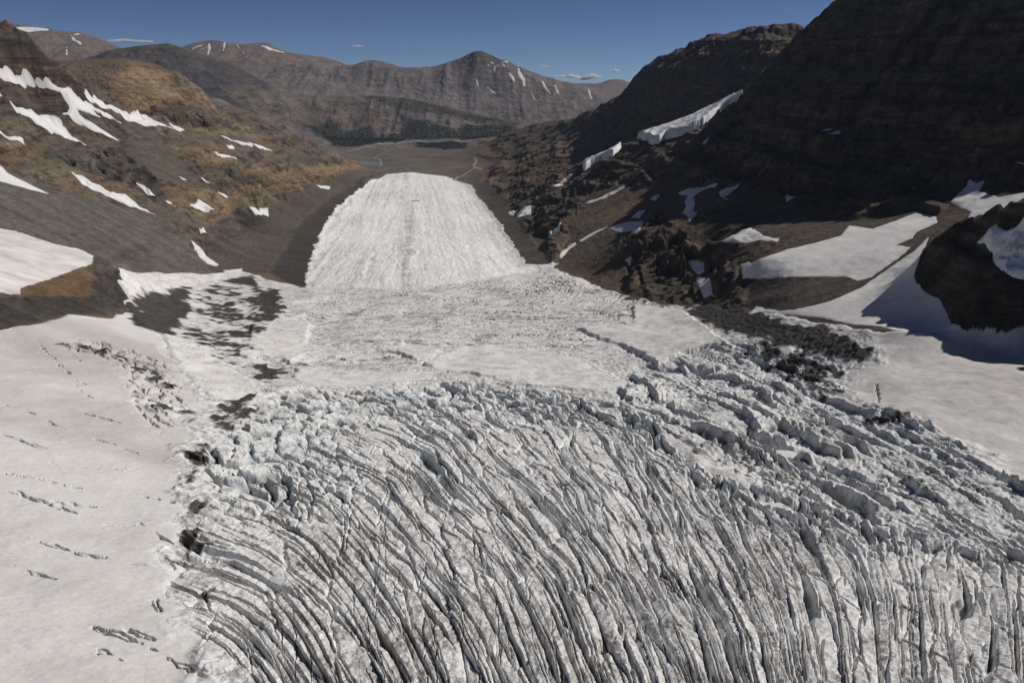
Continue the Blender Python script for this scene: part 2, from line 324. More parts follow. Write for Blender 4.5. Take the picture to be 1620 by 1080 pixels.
# rocky outcrops: outline, relief (m), colour
CRAGS = [([(-200,10),(0,45),(60,70),(118,130),(145,148),(110,158),(60,130),(0,112),(-200,100)], 46, (0.060,0.050,0.042), 1500, 5200),
 ([(-40,124),(20,134),(70,150),(110,165),(106,186),(60,172),(0,160)], 24, (0.082,0.058,0.048), 1500, 5200),
 ([(70,250),(130,228),(190,240),(240,272),(275,318),(250,322),(200,292),(140,272)], 30, (0.072,0.064,0.056), 1500, 5200),
 ([(215,185),(240,168),(270,158),(330,178),(378,205),(330,206),(270,192)], 42, (0.070,0.054,0.040), 3500, 6800),
 ([(395,182),(470,212),(530,243),(572,262),(530,262),(440,232)], 32, (0.115,0.092,0.068), 3500, 7600),
 ([(290,252),(360,262),(430,290),(395,314),(330,298)], 30, (0.088,0.068,0.050), 2500, 6500),
 ([(250,302),(290,318),(300,345),(275,330)], 26, (0.16,0.12,0.08), 2000, 6500),
 ([(130,408),(165,412),(195,440),(202,490),(150,500),(150,440)], 12, (0.062,0.058,0.054), 900, 2300),
 ([(985,345),(1040,345),(1070,395),(1100,470),(1050,475),(1000,445),(990,400)], 34, (0.070,0.055,0.042), 1400, 2700),
 ([(1120,408),(1160,420),(1180,470),(1140,485),(1125,450)], 16, (0.060,0.050,0.042), 1300, 2400),
 ([(975,228),(1010,214),(1060,236),(1130,216),(1120,245),(1050,285),(1000,300),(975,265)], 16, (0.062,0.050,0.040), 2300, 4600),
 ([(870,300),(915,290),(920,330),(895,355),(872,345)], 40, (0.058,0.048,0.038), 2300, 4800),
 ([(850,250),(905,250),(900,280),(850,285)], 34, (0.075,0.058,0.045), 3000, 6500),
 ([(800,210),(850,190),(900,192),(880,215),(820,228)], 34, (0.095,0.070,0.055), 4500, 9500),
 ([(1480,372),(1560,340),(1700,330),(1700,520),(1540,526),(1480,460),(1455,415)], 13, (0.060,0.048,0.037), 900, 1420)]
# ground under snow beds and hanging ice: smooth
BEDS = [([(1470,352),(1510,318),(1530,288),(1620,290),(1750,288),(1750,345),(1560,346),(1500,370)], 1.5, 1430, 2150),
 ([(-200,338),(0,357),(83,381),(152,405),(150,421),(73,448),(30,470),(-200,484)], 0.8, 800, 2700),
 ([(1078,406),(1120,408),(1134,470),(1106,477),(1092,440)], 1.5, 1300, 2600), ([(960,360),(1000,330),(1030,345),(1015,370),(995,380)], 2.0, 1300, 3500),
 ([(1003,214),(1042,190),(1113,161),(1180,152),(1140,180),(1090,214),(1050,224),(1024,230)], 4.0, 3200, 4700), ([(990,218),(970,250),(918,274),(930,246),(942,232)], 4.0, 3200, 4800)]
# smooth scree and moraine (relief in metres), rock colour patches
SMOOTH = [([(1160,420),(1243,390),(1345,352),(1450,330),(1492,342),(1480,390),(1520,470),(1565,532),(1400,532),(1185,497)], 1.2, (0.062,0.053,0.045)),
 ([(1500,325),(1425,318),(1450,305),(1490,300),(1530,280),(1620,292),(1700,290),(1700,338),(1545,345)], 2.0, (0.055,0.046,0.038)),
 ([(-300,240),(0,268),(80,300),(200,325),(262,345),(340,430),(200,432),(160,412),(60,372),(0,366),(-300,372)], 1.2, (0.104,0.094,0.086)),
 ([(870,422),(900,395),(890,345),(940,300),(1000,290),(1080,285),(1180,298),(1300,325),(1345,352),(1240,392),(1170,418),(1110,412),(1060,350),(1020,345),(985,345),(985,400)], 4.0, (0.078,0.062,0.049)),
 ([(335,432),(318,372),(350,350),(420,335),(500,292),(560,268),(572,278),(517,312),(467,358),(425,432)], 2.6, (0.080,0.070,0.060)),
 ([(604,266),(575,279),(520,314),(470,359),(428,432),(450,446),(484,454),(497,395),(553,312)], 1.8, (0.047,0.043,0.040)),
 ([(130,190),(200,190),(290,245),(330,300),(250,270),(170,235)], 3.0, (0.094,0.080,0.067)),
 ([(110,168),(200,202),(290,250),(330,300),(300,300),(250,282),(190,240),(140,210)], 2.5, (0.092,0.079,0.066)),
 ([(746,284),(790,300),(850,392),(872,420),(832,420),(795,362),(765,320)], 2.0, (0.066,0.058,0.050)),
 ([(870,422),(905,400),(985,392),(1000,440),(985,462),(930,440)], 3.0, (0.085,0.066,0.048)),
 ([(890,350),(985,300),(1040,290),(1010,330),(940,370)], 3.0, (0.115,0.085,0.060)),
 ([(1180,440),(1210,440),(1345,442),(1340,460),(1260,490),(1195,485)], 2.0, (0.060,0.052,0.045)),
 ([(1100,385),(1250,378),(1240,398),(1170,418),(1110,412)], 4.0, (0.078,0.060,0.044)),
 ([(60,420),(150,408),(165,450),(150,480),(40,470)], 3.5, (0.125,0.085,0.052)),
 ([(0,470),(165,470),(170,500),(115,497),(0,525),(-200,540)], 2.5, (0.050,0.045,0.040))]
TINTS = [([(722,92),(745,81),(760,76),(778,84),(806,96),(803,100),(770,94),(740,93)], (0.062,0.056,0.058), 0.9, 12500, 15000),
 ([(165,215),(300,230),(430,272),(540,250),(575,264),(480,298),(400,318),(335,345),(290,330),(230,285),(130,240)], (0.205,0.147,0.090), 0.75, 1500, 7300),
 ([(165,148),(180,124),(215,104),(280,116),(345,170),(420,215),(330,215),(250,185)], (0.200,0.148,0.092), 0.9, 3500, 7300),
 ([(280,117),(350,140),(365,175),(330,160)], (0.22,0.20,0.175), 0.6, 3500, 7300),
 ([(545,240),(575,262),(560,270),(500,262)], (0.24,0.18,0.12), 0.7, 3500, 8000),
 ([(780,262),(860,240),(920,215),(960,240),(900,270),(830,290)], (0.125,0.095,0.068), 0.6, 2500, 9000),
 ([(80,108),(140,84),(180,71),(265,60),(345,88),(440,138),(400,175),(340,168),(280,115),(215,106),(165,150),(130,145)], (0.062,0.056,0.058), 0.9, 9000, 12300),
 ([(350,140),(440,140),(540,152),(640,188),(560,200),(480,200),(400,188)], (0.120,0.103,0.083), 0.8, 9000, 12300),
 ([(480,180),(560,172),(620,185),(645,216),(560,202)], (0.135,0.108,0.095), 0.8, 9000, 12300),
 ([(560,148),(660,157),(740,174),(840,194),(800,204),(720,184),(640,176)], (0.052,0.052,0.030), 0.9, 9000, 12300),
 ([(500,213),(482,201),(520,193),(545,207),(583,200),(597,213),(630,213),(640,193),(617,177),(650,187),(700,200),(727,213),(727,200),(807,198),(822,206),(760,220),(650,222),(600,227),(540,231)], (0.030,0.036,0.024), 0.85, 8600, 12300),
 ([(653,226),(745,226),(735,235),(700,237),(662,232)], (0.035,0.042,0.034), 0.85, 7500, 10500)]
# ---------------------------------------------------------------- the ground as one fine sheet of points round the camera's foot
NTH, NLR = 2280, 2560
if QUICK: NTH, NLR = 900, 1200
A0, A1 = R(-63), R(63); B0, B1 = math.log(85.0), math.log(29000.0)
vth = np.linspace(A0, A1, NTH); vlr = np.linspace(B0, B1, NLR)
TH = np.tile(vth, NLR).astype(np.float32); LR = np.repeat(vlr, NTH).astype(np.float32)
N = len(TH)
T0 = pmap(lambda a, b: base_t(a.astype(np.float64), b.astype(np.float64)), N, TH, LR)
RR = np.exp(LR.astype(np.float64)); X = (RR * np.sin(TH)); Y = (RR * np.cos(TH)); Z0 = ZC + RR * T0
STEP = (A1 - A0) / NTH
ML = (RR * max(STEP, (B1 - B0) / NLR) * 2.2).astype(np.float32)     # smallest wavelength the sheet resolves

def nz(lam, octs, gain=0.5, sx=1.0, sy=1.0, ridged=False, off=0.0, sel=None, wx=None, wy=None):
    s = slice(None) if sel is None else sel
    xx = (X[s] if wx is None else wx) * sx + off; yy = (Y[s] if wy is None else wy) * sy - off
    return pmap(lambda a, b, m: fbm(a, b, lam, octs, gain, m, ridged), len(xx), xx, yy, ML[s])

wob = nz(60, 4, 0.55) ; wob2 = nz(400, 5, 0.55, off=77)
sd = lambda poly, **k: sdf(plan(poly, **k), TH, LR)
s_ice = sd(ICE) * RR + wob * np.minimum(RR * 0.006, 14)
is_ice = s_ice > 0

# ================= ice =================
I = np.nonzero(s_ice > -30)[0]
xi, yi, ri, thi, lri, mli = X[I], Y[I], RR[I], TH[I], LR[I], ML[I]
def isd(poly): return sdf(plan(poly), thi, lri) * ri
def inz(lam, octs, gain=0.5, sx=1.0, sy=1.0, ridged=False, off=0.0, wx=None, wy=None):
    return nz(lam, octs, gain, sx, sy, ridged, off, I, wx, wy)
def field(curves, values):
    """smooth field over the plan that takes the given value on every curve, and the arc length along the curves"""
    pts, v1, v2 = [], [], []
    for c, val in zip(curves, values):
        pl = plan(c, step=40, closed=False)
        xy = np.stack([np.exp(pl[:, 1]) * np.sin(pl[:, 0]), np.exp(pl[:, 1]) * np.cos(pl[:, 0])], 1)
        s = np.concatenate([[0], np.cumsum(np.hypot(*np.diff(xy, axis=0).T))])
        for p, q in zip(pl, s): pts.append(p); v1.append(val); v2.append(q)
    pts = np.array(pts); n = len(pts)
    D = np.sqrt((pts[:, None, 0] - pts[None, :, 0]) ** 2 + (pts[:, None, 1] - pts[None, :, 1]) ** 2 + 4e-4) - np.eye(n) * 0.02
    M = np.zeros((n + 3, n + 3)); M[:n, :n] = D; M[:n, n] = 1; M[:n, n + 1:] = pts; M[n:, :n] = M[:n, n:].T
    w = np.linalg.solve(M, np.concatenate([np.stack([v1, v2], 1), np.zeros((3, 2))]))
    ga = np.linspace(R(-56), R(56), 280); gb = np.linspace(math.log(110), math.log(2600), 280)
    TT, LL = np.meshgrid(ga, gb)
    K = np.sqrt((TT[..., None] - pts[:, 0]) ** 2 + (LL[..., None] - pts[:, 1]) ** 2 + 4e-4)
    G = K @ w[:n] + w[n] + TT[..., None] * w[n + 1] + LL[..., None] * w[n + 2]
    def f(th, lr):
        a = np.clip((th - ga[0]) / (ga[-1] - ga[0]) * 279, 0, 278.99); b = np.clip((lr - gb[0]) / (gb[-1] - gb[0]) * 279, 0, 278.99)
        i = a.astype(int); j = b.astype(int); fa = (a - i)[:, None]; fb = (b - j)[:, None]
        g = (G[j, i] * (1 - fa) + G[j, i + 1] * fa) * (1 - fb) + (G[j + 1, i] * (1 - fa) + G[j + 1, i + 1] * fa) * fb
        return g[:, 0].copy(), g[:, 1].copy()
    return pmap(f, len(thi), thi, lri)
def worley(p, q):
    def f(p, q):
        ip = np.floor(p).astype(np.int32); iq = np.floor(q).astype(np.int32)
        F1 = np.full(len(p), 9.0, np.float32); F2 = F1.copy(); H = np.zeros(len(p), np.int32); DX = np.zeros(len(p), np.float32); DY = DX.copy()
        for a in (-1, 0, 1):
            for b in (-1, 0, 1):
                h = hsh(ip + a, iq + b)
                dx = (p - (ip + a) - 0.12 - 0.76 * RND[h]).astype(np.float32); dy = (q - (iq + b) - 0.12 - 0.76 * RND2[h]).astype(np.float32)
                d = np.sqrt(dx * dx + dy * dy); m = d < F1
                F2 = np.where(m, F1, np.minimum(F2, d)); F1 = np.where(m, d, F1)
                H = np.where(m, h, H); DX = np.where(m, dx, DX); DY = np.where(m, dy, DY)
        return F1, F2, H, DX, DY
    return pmap(f, len(p), p, q)
def crevs(p, s, w0, D, run, keep=0.0, seed=0):
    """family of open cracks across p (unit = spacing); s runs along them in metres"""
    def f(p, s):
        ip = np.floor(p).astype(np.int32); out = np.zeros(len(p), np.float32)
        for k in (-1, 0, 1):
            h = hsh(ip + k, np.full(len(p), 31 + seed, np.int32))
            c = ip + k + 0.5 + (RND[h] - 0.5) * 0.75
            op = np.clip(0.30 - keep + 1.5 * perlin(s / run + RND2[h] * 97, (ip + k) * 7.31 + 0.37), 0, 1.25)
            wd = w0 * (0.28 + 1.05 * RND3[h] ** 1.6) * op + 1e-4
            out = np.maximum(out, np.clip(1 - np.abs(p - c) / wd, 0, 1) ** 0.55 * D * np.minimum(op * 1.4, 1) * (0.5 + 0.5 * RND2[h]))
        return out
    return pmap(f, len(p), p, s)

cl = np.zeros(len(I), np.float32); lift = np.zeros(len(I), np.float32)
for poly in CLEAN: 
    c_ = sstep(-3, 7, isd(poly) + inz(22, 3) * 5); cl = np.maximum(cl, c_)
    lift = lift + c_ * (9.0 if poly is CLEAN[1] else 3.5)
w_l = sstep(-4, 14, isd(LEFTSNOW) + inz(30, 4) * 14)
w_r = sstep(-5, 18, isd(RIGHTSNOW) + inz(40, 4) * 16)
w1 = sstep(-12, 16, isd(MAIN) + inz(30, 3) * 10 + inz(150, 3, off=404) * 34); w2 = sstep(-8, 10, isd(DIAG) + inz(40, 3) * 10) * (1 - w1)
w3 = sstep(-25, 30, isd(TRANS) + inz(60, 3) * 15) * (1 - w1) * (1 - w2); w4 = sstep(-60, 80, isd(TONGUE) + inz(160, 4, off=12) * 60) * (1 - w3)
smooth = np.maximum(np.maximum(cl, w_l), w_r); rough = 1 - smooth
f1, s1 = field(CURV1, range(len(CURV1))); f2, s2 = field(CURV2, range(len(CURV2)))
wa = inz(55, 4, 0.55, off=5); wb = inz(18, 3, 0.5, off=9); wc = inz(120, 3, off=40)
# main icefall: long fins that break into seracs towards the top of their run
band = sstep(230, 60, s1 + wc * 60) * sstep(420, 560, ri)
wl = fbm(f1 * 26.0, s1 * 0.085, 26, 3, 0.5)      # slow drift that follows the crevasses
p1 = f1 * 4.0 + wl * 0.9 + wa * 0.05 + wb * 0.05
d0 = crevs(p1 * 0.31 + 5.3, s1, 0.055, 13.0, 130.0, -0.1, 41)
d1 = np.maximum(d0, crevs(p1, s1, 0.23, 12.0, 125.0, -0.08)) ; d1b = crevs(p1 * 2.2 + 3.7, s1, 0.28, 4.5, 55.0, 0.05, 5)
ps = s1 / 16.0 + wa * 0.35
F1a, F2a, Ha, DXa, DYa = worley(p1 * 1.15 + wb * .1, s1 / 30.0 + wa * 0.3 + wb * 0.15)
F1b, F2b, Hb, DXb, DYb = worley(p1 * 1.0 + 11.3, s1 / 85.0 + wa * 0.2)
gapa = 1 - sstep(0.02, 0.34, F2a - F1a); gapb = 1 - sstep(0.0, 0.16, F2b - F1b)
ser = (RND3[Ha] - 0.45) * 11 + DXa * (RND[Ha] - 0.25) * 13 + DYa * (RND2[Ha] - 0.6) * 10 - gapa * 9.5
fin = (RND3[Hb] - 0.5) * 2.6 + DXb * (RND[Hb] - 0.4) * 5.0 + DYb * (RND2[Hb] - 0.5) * 2.5 - gapb * 2.2
rg = inz(11, 4, 0.55, ridged=True, off=3)
rg2 = inz(5.5, 3, 0.6, ridged=True, off=31)
d1 *= 0.45 + 0.75 * sstep(-.35, .35, inz(90, 3, off=611))
dx_ = crevs(s1 / 26.0 + wa * .5 + wb * .12, p1 * 8.0, 0.08, 3.8, 22.0, 0.10, 57)      # cracks across the fins
z1 = -dx_ - (d1 + d1b) * lerp(1.0, 0.75, band) + lerp(fin, ser, band) + rg * lerp(0.75, 1.5, band) + rg2 * 0.35
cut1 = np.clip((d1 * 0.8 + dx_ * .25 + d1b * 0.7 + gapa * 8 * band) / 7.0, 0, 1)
# diagonal rows on the right
p2 = f2 * 1.75 + fbm(f2 * 30.0, s2 * .1, 30, 3, .5) * .8 + wa * 0.14 + wb * 0.07
d2 = crevs(p2, s2, 0.30, 15.0, 110.0, -0.06, 9); d2b = crevs(p2 * 3.1 + 1.7, s2, 0.30, 5.0, 40.0, 0.05, 13)
F1c, F2c, Hc, DXc, DYc = worley(p2 * 2.8 + wb * .2, s2 / 26.0 + wa * .5)
gapc = 1 - sstep(0.02, 0.36, F2c - F1c)
pw = p2 * 0.9 + 0.4 + wc * 0.35; saw = 1 - (pw - np.floor(pw)); hs_ = hsh(np.floor(pw).astype(np.int32), np.floor(s2 / 140 + RND[hsh(np.floor(pw).astype(np.int32), np.zeros(len(pw), np.int32))] * 9).astype(np.int32))
sawt = np.where(saw > 0.9, (1 - saw) / 0.1, saw / 0.9) * (2 + 12 * RND[hs_]) * sstep(-.35, .2, inz(130, 3, off=333))
z2 = sawt - (d2 * .8 + d2b * .7) + ((RND3[Hc] - 0.5) * 4.5 + DXc * (RND[Hc] - 0.3) * 8 + DYc * (RND2[Hc] - 0.5) * 4 - gapc * 3.5) * (0.25 + 0.75 * sstep(-.25, .25, wc)) + rg * 1.3 + rg2 * .5
trench_shade = np.maximum(sstep(.84, .95, saw), sstep(.10, .02, saw)) * np.clip(sawt.max() and (RND[hs_] + .2), 0, 1)  # hollows and steep fronts of the rows, where shade gets painted
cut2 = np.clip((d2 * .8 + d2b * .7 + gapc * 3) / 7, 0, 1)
# transverse cracks below the fall
p3 = (ri + 0.16 * xi) / 15.0 + wa * 0.8 + wb * 0.25
d3 = crevs(p3, xi + 0.3 * yi, 0.26, 9.0, 75.0, -0.05, 17); d3b = crevs((xi * 0.9 - yi * 0.42) / 17.0 + wa * 0.6, yi, 0.20, 7.0, 45.0, 0.06, 21)
z3 = inz(240, 2, off=808) * 9 - (d3 + d3b * sstep(0, 350, xi + 120)) + rg * 0.55 + inz(30, 3, ridged=True, off=61) * 0.8
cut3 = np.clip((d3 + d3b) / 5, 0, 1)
# tongue : long ribs along the flow
fx = (xi + 0.135 * yi) ; d4 = crevs((fx + wc * 30) / 22.0, yi, 0.12, 1.8, 260.0, 0.12, 25)
rib = fbm(fx + wc * 14, yi * 0.05, 26, 4, 0.6)
rg4 = inz(26, 4, 0.62, ridged=True, off=88)
z4 = 14 * sstep(0, 260, s_ice[I]) - 6 - d4 + rib * 1.8 + rg4 * 1.0 + inz(120, 3, off=15) * 3
# smooth snow with a few open crevasses
dcv = np.zeros(len(I), np.float32)
for k, c in enumerate(CREV):
    pl = plan(c, step=12, closed=False)
    dd = sdf(pl, thi, lri, pad=0.03, closed=False) * ri + wb * 3.2 + inz(7, 2) * 1.0
    wd = (1.25 + 0.6 * math.sin(k * 2.3)) * np.clip(0.6 + 1.7 * wa, 0, 1.4)
    dcv = np.maximum(dcv, np.clip(1 - np.abs(dd) / (wd + 0.01), 0, 1) ** 0.6 * 3.6)
zs = -dcv + inz(45, 5, 0.5, off=23) * 1.5 + inz(9, 3, off=2) * 0.22 + inz(160, 3, off=52) * 5
# cracked dark strip on the upper left snow
crk = np.maximum(sstep(-6, 12, isd(DEBRIS[11][0]) + inz(25, 3) * 8), sstep(-6, 12, isd(DEBRIS[12][0]) + inz(25, 3) * 8))
F1d, F2d, Hd, DXd, DYd = worley((xi * .8 + yi * .6) / 13 + wa * .8, (yi * .8 - xi * .6) / 24 + wa * .8)
zc = (RND3[Hd] - .6) * 5 + DXd * (RND[Hd] - .5) * 8 - (1 - sstep(0.02, .3, F2d - F1d)) * 4.5
dbr = np.zeros(len(I), np.float32); dn = inz(34, 5, 0.62, off=14); dn2 = inz(14, 4, 0.65, sx=1.0, sy=0.45, off=33); dn3 = inz(120, 2, off=63)
for poly, amt in DEBRIS:
    s = isd(poly); k = 16.0 * np.clip(ri / 900, 0.5, 2)
    e = sstep(-0.6, 0.9, s / k)
    e = sstep(-1.2, 1.6, s / k)
    dbr = np.maximum(dbr, np.clip(sstep(0.0, 0.30, e * amt * 1.65 - 0.46 + dn * 0.45 + dn2 * 0.50 + dn3 * .30), 0, 1) * sstep(0.02, 0.2, e))
zi = (w1 * z1 + w2 * z2 + w3 * z3 + w4 * z4 + (1 - np.clip(w1 + w2 + w3 + w4, 0, 1)) * (rg * 1.8 + wa * 2.5)) * rough + smooth * zs + crk * zc * (1 - w1)
ht_, hl_ = hit(905, 452); hump = np.exp(-((xi - math.exp(hl_) * math.sin(ht_)) ** 2 / 170 ** 2 + (yi - math.exp(hl_) * math.cos(ht_)) ** 2 / 110 ** 2)) * sstep(0, 60, s_ice[I])
zi += hump * (14 + zc * .9 + inz(30, 4, .6, ridged=True, off=77) * 3)
zi += lift * (1 - w1)
zi += dbr * (inz(14, 4, 0.6, ridged=True, off=44) * 1.9 + 0.8) * (1 - 0.6 * w1)
edge = sstep(-30, 10, s_ice[I]); zi = zi * sstep(-4, 16, s_ice[I]) + np.clip(s_ice[I], -4, 6) * 0.5

# ice albedo
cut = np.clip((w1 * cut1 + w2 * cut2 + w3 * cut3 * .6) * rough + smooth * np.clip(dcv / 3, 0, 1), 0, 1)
crack = sstep(0.62, 0.95, inz(9.0, 3, 0.6, ridged=True, off=71, sx=1.0, sy=0.7) * 1.05)
crack2 = sstep(0.55, 0.9, inz(4.5, 2, 0.6, ridged=True, off=171))
pat = inz(70, 5, 0.6, off=19); pat2 = inz(16, 4, 0.65, off=91)
dirt = np.clip((0.05 + 0.22 * np.maximum(pat, 0) + 0.30 * np.maximum(pat2 - 0.05, 0) + 0.42 * crack * (0.5 + pat) + 0.22 * crack2 * (0.5 + pat2)), 0, 0.75) * rough
st4 = fbm(fx + wc * 12, yi * 0.018, 46, 5, 0.72); med = np.exp(-((fx - np.interp(yi, [2000, 6500], [-45, -90]) + wc * 14) / 30) ** 2)
lside = 0.45 + 0.55 * sstep(90, -60, fx + 50 + wc * 60)
dirt4 = np.clip(0.09 + 0.62 * st4 * lside * (0.6 + .8 * sstep(-.4, .4, wc)) + 0.16 * (inz(24, 4, 0.7, off=7) ) + 0.42 * med * (0.5 + pat) * sstep(5200, 3400, yi), 0.02, 0.6) + sstep(55, 0, s_ice[I]) * 0.25 * (pat2 + .5) * (ri > 2000)
dirt3 = np.clip(0.17 + 0.35 * pat + 0.45 * pat2 + 0.35 * crack, 0.03, 0.6)
dirt = np.clip(dirt + w2 * trench_shade * .55 * (.6 + pat2) + (1 - np.clip(w1 + w2 + w3 + w4, 0, 1)) * rough * (.12 + .35 * pat2), 0, .85)  # dirt mask also carries shade painted into the trenches
dirt = lerp(lerp(dirt, dirt4, w4 * rough), dirt3, w3 * rough)
sn_d = np.clip(0.13 + 0.60 * inz(190, 4, 0.55, sx=0.45, sy=1.0, off=3) + 0.05 * inz(14, 3, off=8), 0, 0.5)
far_r = w_r * (np.clip(0.12 + 0.35 * inz(150, 4, .6, sx=.5, off=66) + 0.30 * inz(11, 3, .7, sx=.6, off=29), 0, .6) + 0.35 * sstep(500, 760, xi) * np.clip(.4 + inz(110, 3, off=4), 0, 1))
sn_d = np.maximum(sn_d * w_l, np.maximum(far_r, cl * (0.05 + 0.08 * np.maximum(pat, 0))))
dirt = lerp(dirt, sn_d, smooth)
cI = lerp(np.array([0.87, 0.865, 0.855])[None], lerp(np.array([0.67, 0.645, 0.628])[None], np.array([0.87, 0.845, 0.82])[None], cl[:, None]), smooth[:, None])
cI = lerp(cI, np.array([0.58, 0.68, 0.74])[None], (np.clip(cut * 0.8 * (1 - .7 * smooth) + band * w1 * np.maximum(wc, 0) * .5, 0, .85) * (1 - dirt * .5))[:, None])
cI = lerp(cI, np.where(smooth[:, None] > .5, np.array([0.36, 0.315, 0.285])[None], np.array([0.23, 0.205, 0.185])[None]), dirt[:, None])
cI = lerp(cI, np.array([0.27, 0.28, 0.29])[None], (sstep(.6, 1., cut) * .6)[:, None])  # crevasse bottoms darkened in the colour, standing in for deep shade
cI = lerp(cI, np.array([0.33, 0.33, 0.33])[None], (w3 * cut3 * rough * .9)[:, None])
cI = lerp(cI, np.array([0.055, 0.05, 0.046])[None] * (0.8 + 0.6 * np.abs(pat2))[:, None], dbr[:, None])

# ================= rock =================
K = np.nonzero(s_ice < 30)[0]
xk, yk, rk, tk, lk, mk, z0k = X[K], Y[K], RR[K], TH[K], LR[K], ML[K], Z0[K]
def knz(lam, octs, gain=0.5, sx=1.0, sy=1.0, ridged=False, off=0.0, wx=None, wy=None):
    return nz(lam, octs, gain, sx, sy, ridged, off, K, wx, wy)
def ksd(poly, **kw): return sdf(plan(poly, **kw), tk, lk) * rk
far = sstep(8600, 9600, rk)
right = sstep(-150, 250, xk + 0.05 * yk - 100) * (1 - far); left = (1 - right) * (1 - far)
gl = knz(230, 6, 0.55, sx=0.28, sy=1.0, ridged=True, off=12)      # gullies down the valley sides
gf = knz(620, 6, 0.55, sx=1.0, sy=0.22, ridged=True, off=31)      # gullies down the far faces
iso = knz(300, 7, 0.55, off=8); big = knz(900, 6, 0.52, off=61); fine = knz(45, 5, 0.6, ridged=True, off=37)
joint = knz(150, 5, 0.62, ridged=True, off=501, wx=xk + iso * 60, wy=yk + big * 60)
rel = left * 11 + right * (34 + 16 * sstep(4000, 5200, rk)) + far * 50
flute = knz(85, 4, 0.55, sx=0.2, sy=1.0, ridged=True, off=19)
flat = sstep(45, 8, z0k) * sstep(6200, 6900, rk) * (1 - far)
sm = np.zeros(len(K), np.float32); rels = rel.copy(); cols = np.zeros((len(K), 3), np.float32)
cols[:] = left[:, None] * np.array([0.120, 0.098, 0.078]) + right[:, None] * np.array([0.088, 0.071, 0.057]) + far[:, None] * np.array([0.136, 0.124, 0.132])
cols[:] = lerp(cols, np.array([0.135, 0.110, 0.105])[None], (far * sstep(14800, 16000, rk))[:, None])
# mixed brown and grey beds
mixn = np.clip(0.5 + 0.9 * iso + 0.3 * fine, 0, 1)[:, None]
cols *= lerp(np.array([0.80, 0.80, 0.83])[None], np.array([1.22, 1.14, 1.04])[None], mixn)
for poly, col, amt, lo_, hi_ in TINTS:
    w = sstep(-0.5, 0.6, ksd(poly, lo=lo_, hi=hi_) / (rk * 0.010) + iso * 0.7 + fine * .3) * amt
    cols = lerp(cols, np.array(col)[None] * lerp(0.72, 1.2, mixn), w[:, None])
for poly, amp, col in SMOOTH:
    w = sstep(-0.5, 0.7, ksd(poly) / (rk * 0.010) + iso * 0.5 + fine * .2)
    st = knz(30, 4, .6, sx=0.10, sy=1.0, off=5)
    rels = lerp(rels, amp, w); cols = lerp(cols, np.array(col)[None] * (1 + 0.40 * st + 0.12 * fine)[:, None], w[:, None]); sm = np.maximum(sm, w)
for poly, amp, col, lo_, hi_ in CRAGS:
    w = sstep(-0.6, 0.8, ksd(poly, lo=lo_, hi=hi_) / (rk * 0.008) + iso * 0.9 + fine * .5)
    rels = lerp(rels, amp, w); cols = lerp(cols, np.array(col)[None] * (1 + 0.25 * fine + .3 * iso)[:, None], (w * .85)[:, None]); sm = sm * (1 - w)
for poly, amp, lo_, hi_ in BEDS:
    w = sstep(-0.6, 0.3, ksd(poly, lo=lo_, hi=hi_) / (rk * 0.006)); rels = lerp(rels, amp, w); sm = np.maximum(sm, w)
w = sstep(float(ray(1462, 360)[0]), float(ray(1482, 360)[0]), tk) * sstep(1300, 1345, rk) * sstep(1720, 1640, rk)      # back of the near crag
rels = lerp(rels, 4.0, w); sm = np.maximum(sm, w * .8)
rels = lerp(rels, 3.0, flat)
cols = lerp(cols, np.array([0.112, 0.096, 0.080])[None] * (1 + 0.5 * iso + .25 * fine)[:, None], flat[:, None])
edgek = sstep(2, -40, s_ice[K]) * lerp(0.6, 1.0, sstep(-20, -150, s_ice[K]))
rels *= edgek
Zg0 = Z0.reshape(NLR, NTH); rr0 = np.exp(vlr)[:, None]
slope0 = np.hypot(np.gradient(Zg0, axis=1) / (rr0 * (vth[1] - vth[0])), np.gradient(Zg0, axis=0) / (rr0 * (vlr[1] - vlr[0]))).ravel()[K]
rels *= lerp(0.35, 1.0, sstep(0.12, 0.55, slope0))
gl -= gl.mean(); gf -= gf.mean(); flute -= flute.mean(); joint -= joint.mean(); fine -= fine.mean()
gul = lerp(gl, gf, far)
zk = rels * (gul * lerp(0.55, 0.85, far) + iso * lerp(0.75, 0.35, far)) + np.minimum(rels * 0.9, 3.5 + 0.0008 * rk + .14 * rels) * fine + big * (rels > 8) * np.where(far > .5, 20, 10) * sstep(10, -170, s_ice[K]) * (1 - sm) + flute * np.minimum(rels * .45, 17) * (1 - far) * (1 - sm)
crag = np.clip((rels - 12) / 20, 0, 1) * (1 - flat)
zk += crag * edgek * joint * np.minimum(rels * .55, 20) * (1 - .5 * far)
z1k = z0k + zk
# terraced beds: cliffs and ledges
amp_t = np.clip(rels / 16, 0, 1) * (1 - sm) * (1 - flat) * (1 - 0.72 * far) * (1 - 0.5 * right * sstep(4200, 5000, rk))
bed = z1k + iso * 22 + 0.04 * xk - 0.02 * yk
for h, a in ((95.0, 0.85), (38.0, 0.8), (17.0, .6)):
    amp = np.clip(h / (mk * 1.0) - 0.7, 0, 1)
    loc = np.clip(0.65 + 0.9 * knz(500, 3, off=h), 0, 1)
    zk -= a * amp_t * amp * loc * h / 6.283 * np.sin(bed * 6.283 / h)
bands = fbm(bed + 0.0 * xk, np.full(len(K), 3.3), 46, 4, 0.7)
cols *= np.clip(1 + (0.42 + .35 * right) * bands * np.clip(amp_t + .25 * far, 0, 1), .3, 2)[:, None]
bands2 = fbm(bed * 1.0, np.full(len(K), 9.3) + xk * 0.002, 160, 2, 0.6)
cols = cols * lerp(np.array([1, 1, 1])[None], np.array([1.18, 1.0, 0.84])[None], np.clip(bands2 * 1.2 * amp_t, -0.6, 1)[:, None])

